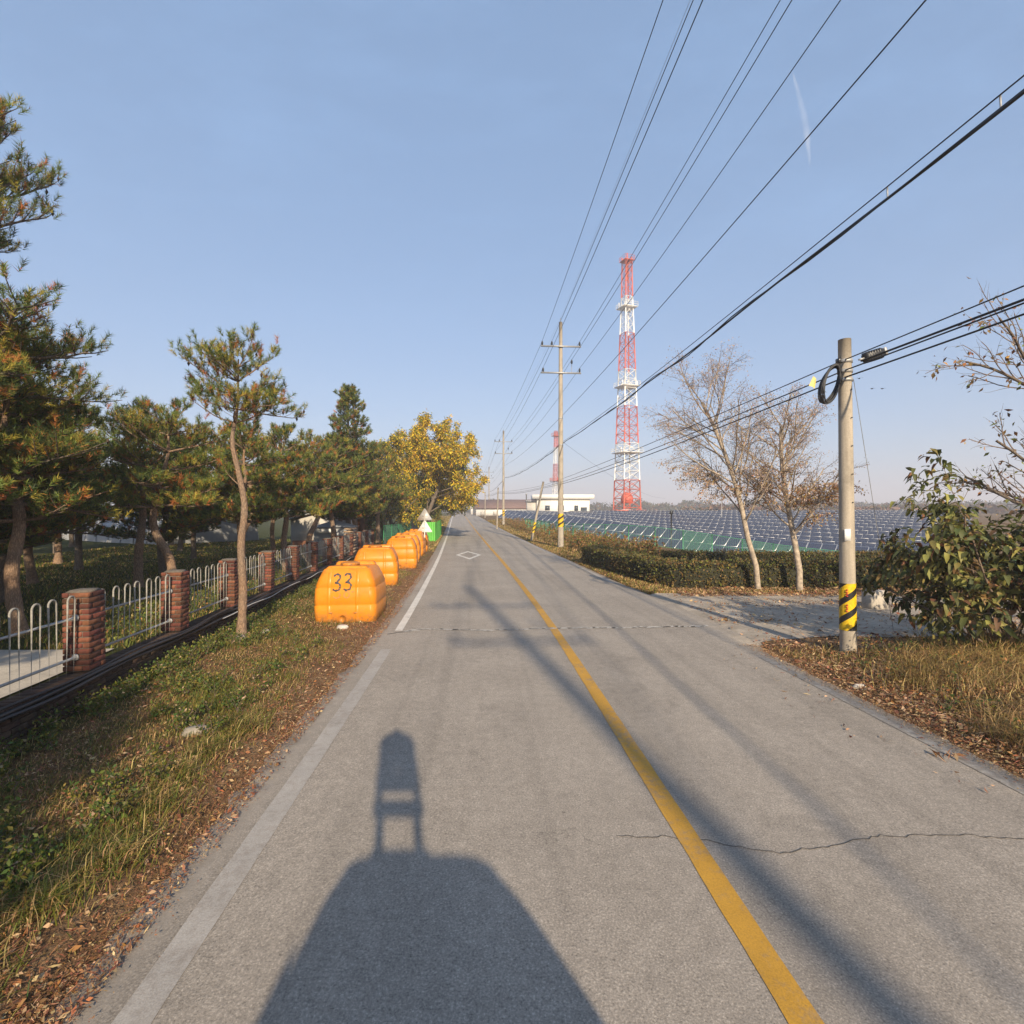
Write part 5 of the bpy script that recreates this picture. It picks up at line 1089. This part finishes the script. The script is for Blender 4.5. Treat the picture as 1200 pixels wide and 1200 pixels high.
litter('verge_leaf_litter', Xl, Yl, .02 + .035 * rng.random(len(Xl)) ** 2, ['litter_brown', 'litter_tan', 'litter_orange'], rng.choice(3, len(Xl), p=[.62, .28, .10]), 'fallen brown leaves and needles along the pavement edge', .025)
n = 26000; Yl = 1.8 + 24 * rng.random(n) ** 1.9; Xl = cx(Yl) + EDGE_L + .02 + rng.normal(size=n) * .10 - .06
litter('verge_crumbs', Xl, Yl, .010 + .014 * rng.random(n), ['litter_brown', 'litter_tan', 'grass_brown'], rng.choice(3, n, p=[.55, .15, .30]), 'crumbs of soil and needles strewn over the pavement edge', .015)
for k_ in range(7):
    y_ = 2.6 + k_ * .55 + random.uniform(-.2, .2); n = 420; rr_ = np.abs(rng.normal(size=n)) * .16; aa_ = rng.random(n) * 6.28; X_ = float(cx(y_)) - 4.15 - .5 * random.random() + rr_ * np.cos(aa_); Y_ = y_ + rr_ * np.sin(aa_)
    blades('grass_tuft', X_, Y_, .13 + .10 * rng.random(n), .0035 * np.ones((n, 1)), GM, rng.choice(5, n, p=[.42, .2, .25, .1, .03]), 'tuft of longer green and straw grass near the pavement edge of the verge', 1.2, bend=.9)
# right bank: leaf litter and dry grass around the pole and the shrub
def right_bank():
    n = 66000; Y = 3.0 + 6.6 * rng.random(n); D = 3.62 + 5.6 * rng.random(n) ** 1.3; X = cx(Y) + D
    den = np.clip(.75 + .45 * wob(X, Y, 1.3, 7) - .9 * sst(8.2, 9.4, Y) * sst(4.5, 3.6, D), .05, 1); kp = rng.random(n) < den; X, Y = X[kp], Y[kp]
    litter('bank_leaf_litter', X, Y, .03 + .045 * rng.random(len(X)), ['litter_brown', 'litter_tan', 'litter_orange'], rng.choice(3, len(X), p=[.52, .44, .04]), 'thick brown leaf litter round the telephone pole and the broadleaf shrub', .07)
    n = 60000; Y = 2.0 + 7.3 * rng.random(n); D = 3.75 + 5.5 * rng.random(n) ** 1.2; X = cx(Y) + D; pat = wob(X, Y, .9, 4) + .4 * wob(X, Y, 2.7, 8)
    kp = rng.random(n) < np.clip(.38 + .6 * pat + .35 * sst(6.5, 5.0, Y), .06, 1); X, Y, pat = X[kp], Y[kp], pat[kp]; D = X - cx(Y); n = len(X)
    pr = np.stack([.10 + .10 * pat, .14 + 0 * pat, .40 - .05 * pat, .32 + 0 * pat, .08 + .08 * pat], -1).clip(.01, 1); pr /= pr.sum(1, keepdims=True)
    tall = sst(3.9, 5.0, D) * (.12 + .42 * np.clip(wob(X, Y, .7, 9) + .1, 0, 1)); blades('bank_dry_grass', X, Y, .07 + tall, (.0032 + .0004 * Y)[:, None], GM, pick(n, pr), 'dry straw grass on the bank in front of the broadleaf shrub', 1.1)
    sp = [(float(cx(y)) + 3.9 + 4.8 * random.random(), y) for y in [2.5 + 6 * random.random() for k in range(120)]]
    weeds('bank_weeds', sp, ['weed_green', 'shrub_leaf', 'grass_olive', 'leaf_orange'], (.35, .2, .25, .2), 'small weeds growing through the leaf litter on the bank', (.1, .38), 40, .05)
    n = 16000; cxs = np.array([(6.4, 5.2), (7.4, 6.3), (6.0, 7.2), (8.2, 7.0), (7.0, 5.0), (6.9, 7.6), (5.5, 5.3), (8.6, 6.2)]); q = rng.integers(0, 8, n); X = cxs[q, 0] + rng.normal(size=n) * .33; Y = cxs[q, 1] + rng.normal(size=n) * .28; kp = X - cx(Y) > 3.9; X, Y = X[kp], Y[kp]; n = len(X)
    blades('bank_straw', X, Y, .34, .0042 * np.ones((n, 1)), GM, rng.choice(5, n, p=[.03, .10, .62, .23, .02]), 'clumps of tall dry straw on the bank below the shrub', 1.3, bend=.9)
    n = 14000; Y = 2.0 + 7.6 * rng.random(n); X = cx(Y) + EDGE_R + .05 + rng.normal(size=n) * .12
    litter('bank_crumbs', X, Y, .012 + .02 * rng.random(n), ['litter_brown', 'litter_tan', 'grass_brown'], rng.choice(3, n, p=[.4, .35, .25]), 'crumbs of litter strewn over the asphalt edge by the bank', .015)
    # litter band before the hedge and scattered over the driveway
    n = 22000; X = 5.0 + 11 * rng.random(n); Y = 14.9 + 1.6 * rng.random(n); kp = rng.random(n) < .5 + .5 * wob(X, Y, 1.1, 2); X, Y = X[kp], Y[kp]
    litter('hedge_leaf_litter', X, Y, .06 + .05 * rng.random(len(X)), ['litter_brown', 'litter_tan', 'litter_orange'], rng.choice(3, len(X), p=[.46, .50, .04]), 'tan fallen leaves below the birches and the front hedge', .05)
    n = 26000; X = 4.6 + 12 * rng.random(n); Y = 9.3 + 6.0 * rng.random(n); kp = rng.random(n) < .10 + .9 * np.clip(wob(X * .45, Y * 1.6, 1.0, 6) + .08, 0, 1) + .7 * sst(10.3, 9.5, Y + .25 * wob(X, Y, 1.2)); X, Y = X[kp], Y[kp]
    litter('driveway_leaf_litter', X, Y, .05 + .05 * rng.random(len(X)), ['litter_brown', 'litter_tan', 'litter_orange'], rng.choice(3, len(X), p=[.5, .44, .06]), 'streaks of fallen leaves on the concrete driveway', .045)
    # a few dry stalks on the asphalt
    n = 150; Y = 2.6 + 7 * rng.random(n); X = cx(Y) + 2.2 + 1.3 * rng.random(n) ** .5
    litter('stray_leaf_litter', X, Y, .04 + .03 * rng.random(n), ['litter_brown', 'litter_tan'], rng.choice(2, n), 'stray dry leaves on the asphalt by the bank', .012)
    n = 14; Y = 5.15 + .12 * rng.random(n); X = 4.25 + .35 * rng.random(n); litter('stray_leaf_litter', X, Y, .07 + .05 * rng.random(n), ['litter_tan', 'litter_orange'], rng.choice(2, n), 'small heap of dry stalks on the asphalt edge', .02)
right_bank()
def far_right_verge():
    n = 80000; Y = 15.5 + 85 * rng.random(n) ** 1.5; D = 3.62 + 5.5 * rng.random(n) ** 1.5; X = cx(Y) + D
    kp = ~((Y < 26) & (X > 3.5 + .2 * (25 - Y).clip(0, 9)) & (Y > 16.2)) & (rng.random(n) < np.clip(.7 + .5 * wob(X * .7, Y * .5, 1.0, 5), .1, 1)); X, Y = X[kp], Y[kp]; D = X - cx(Y); n = len(X); pat = wob(X * .8, Y * .4, 1, 8)
    pr = np.stack([.10 + .1 * pat, .22 + .1 * pat, .30 - .1 * pat, .32 + 0 * pat, .06 + 0 * pat], -1).clip(.01, 1); pr /= pr.sum(1, keepdims=True)
    hh = .10 + .45 * sst(3.9, 6.2, D) * np.clip(.6 + .6 * wob(X, Y * .5, 1.0, 3), .1, 1) * sst(22, 30, Y); blades('weedy_verge_grass', X, Y, hh, (.004 + .0007 * Y)[:, None], GM, pick(n, pr), 'dry brown and olive grass along the verge by the solar field', .8)
    sp = []
    for k in range(300):
        y = 26 + 60 * random.random() ** 1.4; sp.append((float(cx(y)) + 5.0 + 3.2 * random.random(), y))
    weeds('verge_scrub', sp, ['leaf_orange', 'grass_brown', 'hedge_leaf', 'leaf_olive'], (.2, .38, .22, .2), 'rusty brown scrub before the green mesh fence', (.4, 1.15), 130, .11)
    sp = [(float(cx(y)) + 5.3 + 2.0 * random.random(), y) for y in [24 + 12 * random.random() for k in range(60)]]
    weeds('verge_scrub', sp, ['weed_green', 'leaf_olive', 'grass_brown', 'hedge_leaf'], (.3, .3, .15, .25), 'greener weeds between the hedge end and the tall power pole', (.3, .8), 110, .09)
    n = 34000; Y = 17 + 120 * rng.random(n) ** 1.5; X = cx(Y) + EDGE_L - .05 - 3.5 * rng.random(n); kp = Y > 32; X, Y = X[kp], Y[kp]; n = len(X)
    blades('far_verge_grass', X, Y, .16, (.004 + .0006 * Y)[:, None], GM, rng.choice(5, n, p=[.2, .2, .3, .25, .05]), 'dry grass of the far verge under the autumn trees', .8)
far_right_verge()
def lawn():
    n = 75000; Y = 4 + 36 * rng.random(n) ** 1.4; X = wallX(Y) - .2 - 16 * rng.random(n) ** 1.3; kp = ~((Y < 8.1)) ; X, Y = X[kp], Y[kp]; n = len(X); pat = wob(X, Y, .6, 2)
    pr = np.stack([.45 + .1 * pat, .28 + 0 * pat, .14 - .1 * pat, .10 + 0 * pat, .08 + 0 * pat], -1).clip(.01, 1); pr /= pr.sum(1, keepdims=True)
    blades('lawn_grass', X, Y, .09 + .09 * np.clip(pat, 0, 1), (.003 + .0007 * Y)[:, None], GM, pick(n, pr), 'green lawn under the pine grove behind the wall', .8)
    sp = [(float(wallX(y)) - .35 - 1.6 * random.random(), y) for y in [8.2 + 12 * random.random() for k in range(110)]]
    weeds('lawn_weeds', sp, ['weed_green', 'grass_green', 'litter_orange', 'leaf_olive'], (.45, .3, .1, .15), 'weeds and low flowers just inside the railings', (.1, .35), 46, .05)
lawn()

# ------------------------------------------------------------------ stones
def stone(x, y, s, mat_, label, seed, rz=0, cat='stone'):
    rr = random.Random(seed); mb = MB(); rings = []
    for z, k in ((-.3, .9), (.0, 1.0), (.55, .92), (.95, .70), (1.0, .35)):
        rings.append([(s[0] * k * (1 + rr.uniform(-.14, .14)) * math.cos(a), s[1] * k * (1 + rr.uniform(-.14, .14)) * math.sin(a), s[2] * z * (1 + rr.uniform(-.06, .06))) for a in np.arange(8) * math.pi / 4])
    mb.grid([r + [r[0]] for r in rings]); mb.raw(rings[-1], [list(range(8))])
    o = mb.build('stone', mat_, label=label, category=cat); o.location = (x, y, float(H(x, y))); o.rotation_euler = (0, 0, rz); return o
stone(-3.55, 5.75, (.15, .08, .075), 'rock', 'flat broken concrete chunk lying in the verge grass', 1, .4)
stone(-3.62, 10.95, (.13, .09, .07), 'pale_rock', 'pale round stone in front of the numbered orange tank', 2)
stone(-5.28, 9.95, (.10, .09, .10), 'rock', 'grey stone at the foot of the slender verge pine', 3)
stone(-5.05, 10.5, (.09, .08, .07), 'pale_rock', 'pale stone just past the slender verge pine', 6)
stone(4.92, 7.25, (.10, .06, .06), 'pale_rock', 'small white stone at the asphalt edge before the telephone pole', 4)
def block():
    b = empty('concrete_block', (9.35, 13.2, float(H(9.35, 13.2))), .2, label='pale weathered concrete block standing behind the telephone pole at the driveway', category='concrete block')
    MB().bevbox((0, 0, .22), (.52, .34, .50), .03).build('block', 'slab_concrete', b); MB().bevbox((-.15, 0, .50), (.16, .28, .12), .02).build('broken_top', 'slab_concrete', b)
block()
def white_posts():
    for x, y, h_, lb in ((-13.2, 168, 6.2, 'white roadside post at the far bend with a dark cap band'), (-20.5, 215, 9.0, 'distant white pole left of the far bend')):
        z = float(H(x, y)); p = empty('roadside_post', (x, y, z), 0, label=lb, category='post'); MB().lathe([(.42, 0), (.40, h_ * .86)], 10).build('shaft', 'white_wall', p, smooth=True); MB().lathe([(.46, h_ * .86), (.46, h_ * .92)], 10).build('band', 'rust_sheet', p); MB().lathe([(.44, h_ * .92), (.40, h_), (.2, h_ + .15)], 10).build('cap', 'white_wall', p, smooth=True)
white_posts()

# ------------------------------------------------------------------ birds
bird_b = MB().lathe([(.01, -.16), (.04, -.08), (.05, 0), (.03, .10), (.005, .15)], 8).mesh('body', 'bird_dark', True)
bw = MB(); bw.raw([(0, -.06, .01), (0, .06, .01), (.18, .03, .05), (.34, -.04, .02), (.18, -.05, .045)], [[0, 4, 2, 1]]); bw.raw([(.18, .03, .05), (.34, -.04, .02), (.18, -.05, .045)], [[2, 1, 0]]); wing = bw.mesh('wing', 'bird_dark')
for px, py in ((1007, 443.5), (1022, 455.5), (1034, 455.5), (1084, 441.5), (1101, 431)):
    Yb = 46 + random.uniform(-4, 4); b = empty('bird', ((px - 600) / 600 * Yb, Yb, 2.5 + (600 - py) / 600 * Yb), random.uniform(-.4, .4), label='small dark bird gliding in the sky right of the telephone pole', category='bird', group='birds in the sky')
    o = bpy.data.objects.new('body', bird_b); link(o, b); o.rotation_euler = (R(-90), 0, 0)
    for s in (1, -1): o = bpy.data.objects.new('wing', wing); link(o, b); o.scale = (s, 1, 1)
# contrail
ct = MB().tube([(1315 + 85 * t + 14 * math.sin(t * 3.3), 2400, 2060 - 440 * t) for t in np.linspace(0, 1, 14)], 15 * np.sin(np.linspace(.1, 3.05, 14)) + 2, 14).build('contrail', 'contrail_mist', smooth=True, kind='stuff', label='short faint white contrail high in the sky', category='contrail')

# ------------------------------------------------------------------ the survey car below the camera, seen by its shadow
def survey_car():
    c = empty('survey_car', (0.25, 0, 0), 0, label='boxy light survey car under the camera mast, its shadow on the road', category='car')
    st = [(.62, .42, .58, .80, .40), (.58, .30, .68, .90, .50), (.40, .26, .74, 1.00, .56), (.22, .24, .76, 1.10, .56), (.02, .24, .76, 1.62, .50), (-.10, .24, .76, 1.84, .46), (-.30, .24, .76, 1.93, .54), (-1.4, .24, .76, 1.95, .56), (-2.5, .24, .76, 1.90, .54), (-2.75, .28, .75, 1.70, .52), (-2.85, .40, .72, 1.0, .64)]
    rows = []
    for y, zb, hw, zt, ht in st:
        hw *= 1.06; belt = min(1.0, zt - .04); half = [(hw * .9, zb), (hw, zb + .15), (hw, belt)]
        for q in np.linspace(.2, 1, 7): half.append((ht + (hw - ht) * math.cos(q * math.pi / 2) ** .7 - (.0 if q < 1 else 0), belt + (zt - .10 - belt) * q))
        half += [(ht * .93, zt - .045), (ht * .78, zt - .012), (ht * .5, zt)]
        rows.append([(-a, y, z) for a, z in half] + [(a, y, z) for a, z in half[::-1]])
    nr_ = len(rows[0]); mb = MB().grid([r[::-1] + [r[-1]] for r in rows]); mb.raw(rows[0], [list(range(nr_))]); mb.raw(rows[-1], [list(range(nr_))[::-1]]); mb.build('body', 'car_paint', c, smooth=False)
    for s in (-1, 1):
        for ya, yb in ((-.45, -1.35), (-1.45, -2.4)): MB().polys([[(s * .772, ya, 1.06), (s * .772, yb, 1.06), (s * .705, yb, 1.66), (s * .705, ya, 1.66)][::s]]).build('side_window', 'window_glass', c)
        for y in (.05, -2.1):
            w_ = empty('wheel', (s * .64, y, .30), 0, c); MB().lathe([(.20, -.09), (.29, -.09), (.30, -.05), (.30, .05), (.29, .09), (.20, .09)], 20).build('tyre', 'tyre', w_).rotation_euler = (0, R(90), 0); MB().lathe([(.05, -.07), (.20, -.08), (.20, .08), (.05, .07)], 16).build('rim', 'rim', w_).rotation_euler = (0, R(90), 0)
        MB().bevbox((s * .46, .62, .66), (.22, .06, .14), .02).build('headlight', 'window_glass', c)
    MB().polys([[(-.56, .235, 1.12), (.56, .235, 1.12), (.46, .03, 1.62), (-.46, .03, 1.62)]]).build('windscreen', 'window_glass', c)
    m = empty('camera_mast', (0.12, -.36, 1.93), 0, label='twin legged camera mast with a box head on the survey car roof', category='camera mast')
    for s in (-1, 1): MB().box((s * .15, 0, .13), (.055, .05, .26)).build('leg', 'insulator', m)
    MB().box((0, 0, .02), (.42, .12, .03)).build('base_plate', 'insulator', m)
    MB().bevbox((0, 0, .31), (.42, .08, .11), .02).build('shelf', 'insulator', m)
    for s in (-1, 1): MB().box((s * .17, 0, .40), (.05, .06, .08)).build('spacer', 'insulator', m)
    MB().bevbox((0, 0, .515), (.40, .10, .16), .03).build('control_box', 'insulator', m)
    for s in (-1, 1): MB().box((s * .105, 0, .63), (.17, .08, .08)).build('bracket', 'insulator', m)
    MB().lathe([(.19, .66), (.19, .80), (.19, .90), (.15, .97), (.05, 1.02), (.02, 1.06)], 14, squash=(1, .5)).build('camera_head', 'insulator', m, smooth=True)
survey_car()

# ------------------------------------------------------------------ haze: a closed box of thin air round the scene
hz, t, b = newmat('haze_air'); t.nodes.remove(b); pv = t.nodes.new('ShaderNodeVolumePrincipled'); pv.inputs['Color'].default_value = (.92, .92, 1.0, 1); pv.inputs['Density'].default_value = .0013; pv.inputs['Anisotropy'].default_value = .0
t.links.new(pv.outputs[0], t.nodes['Material Output'].inputs['Volume'])
MB().box((0, 1400, 38), (7000, 3200, 84)).build('haze', 'haze_air', kind='stuff', label='thin pale haze hanging over the whole scene', category='haze')
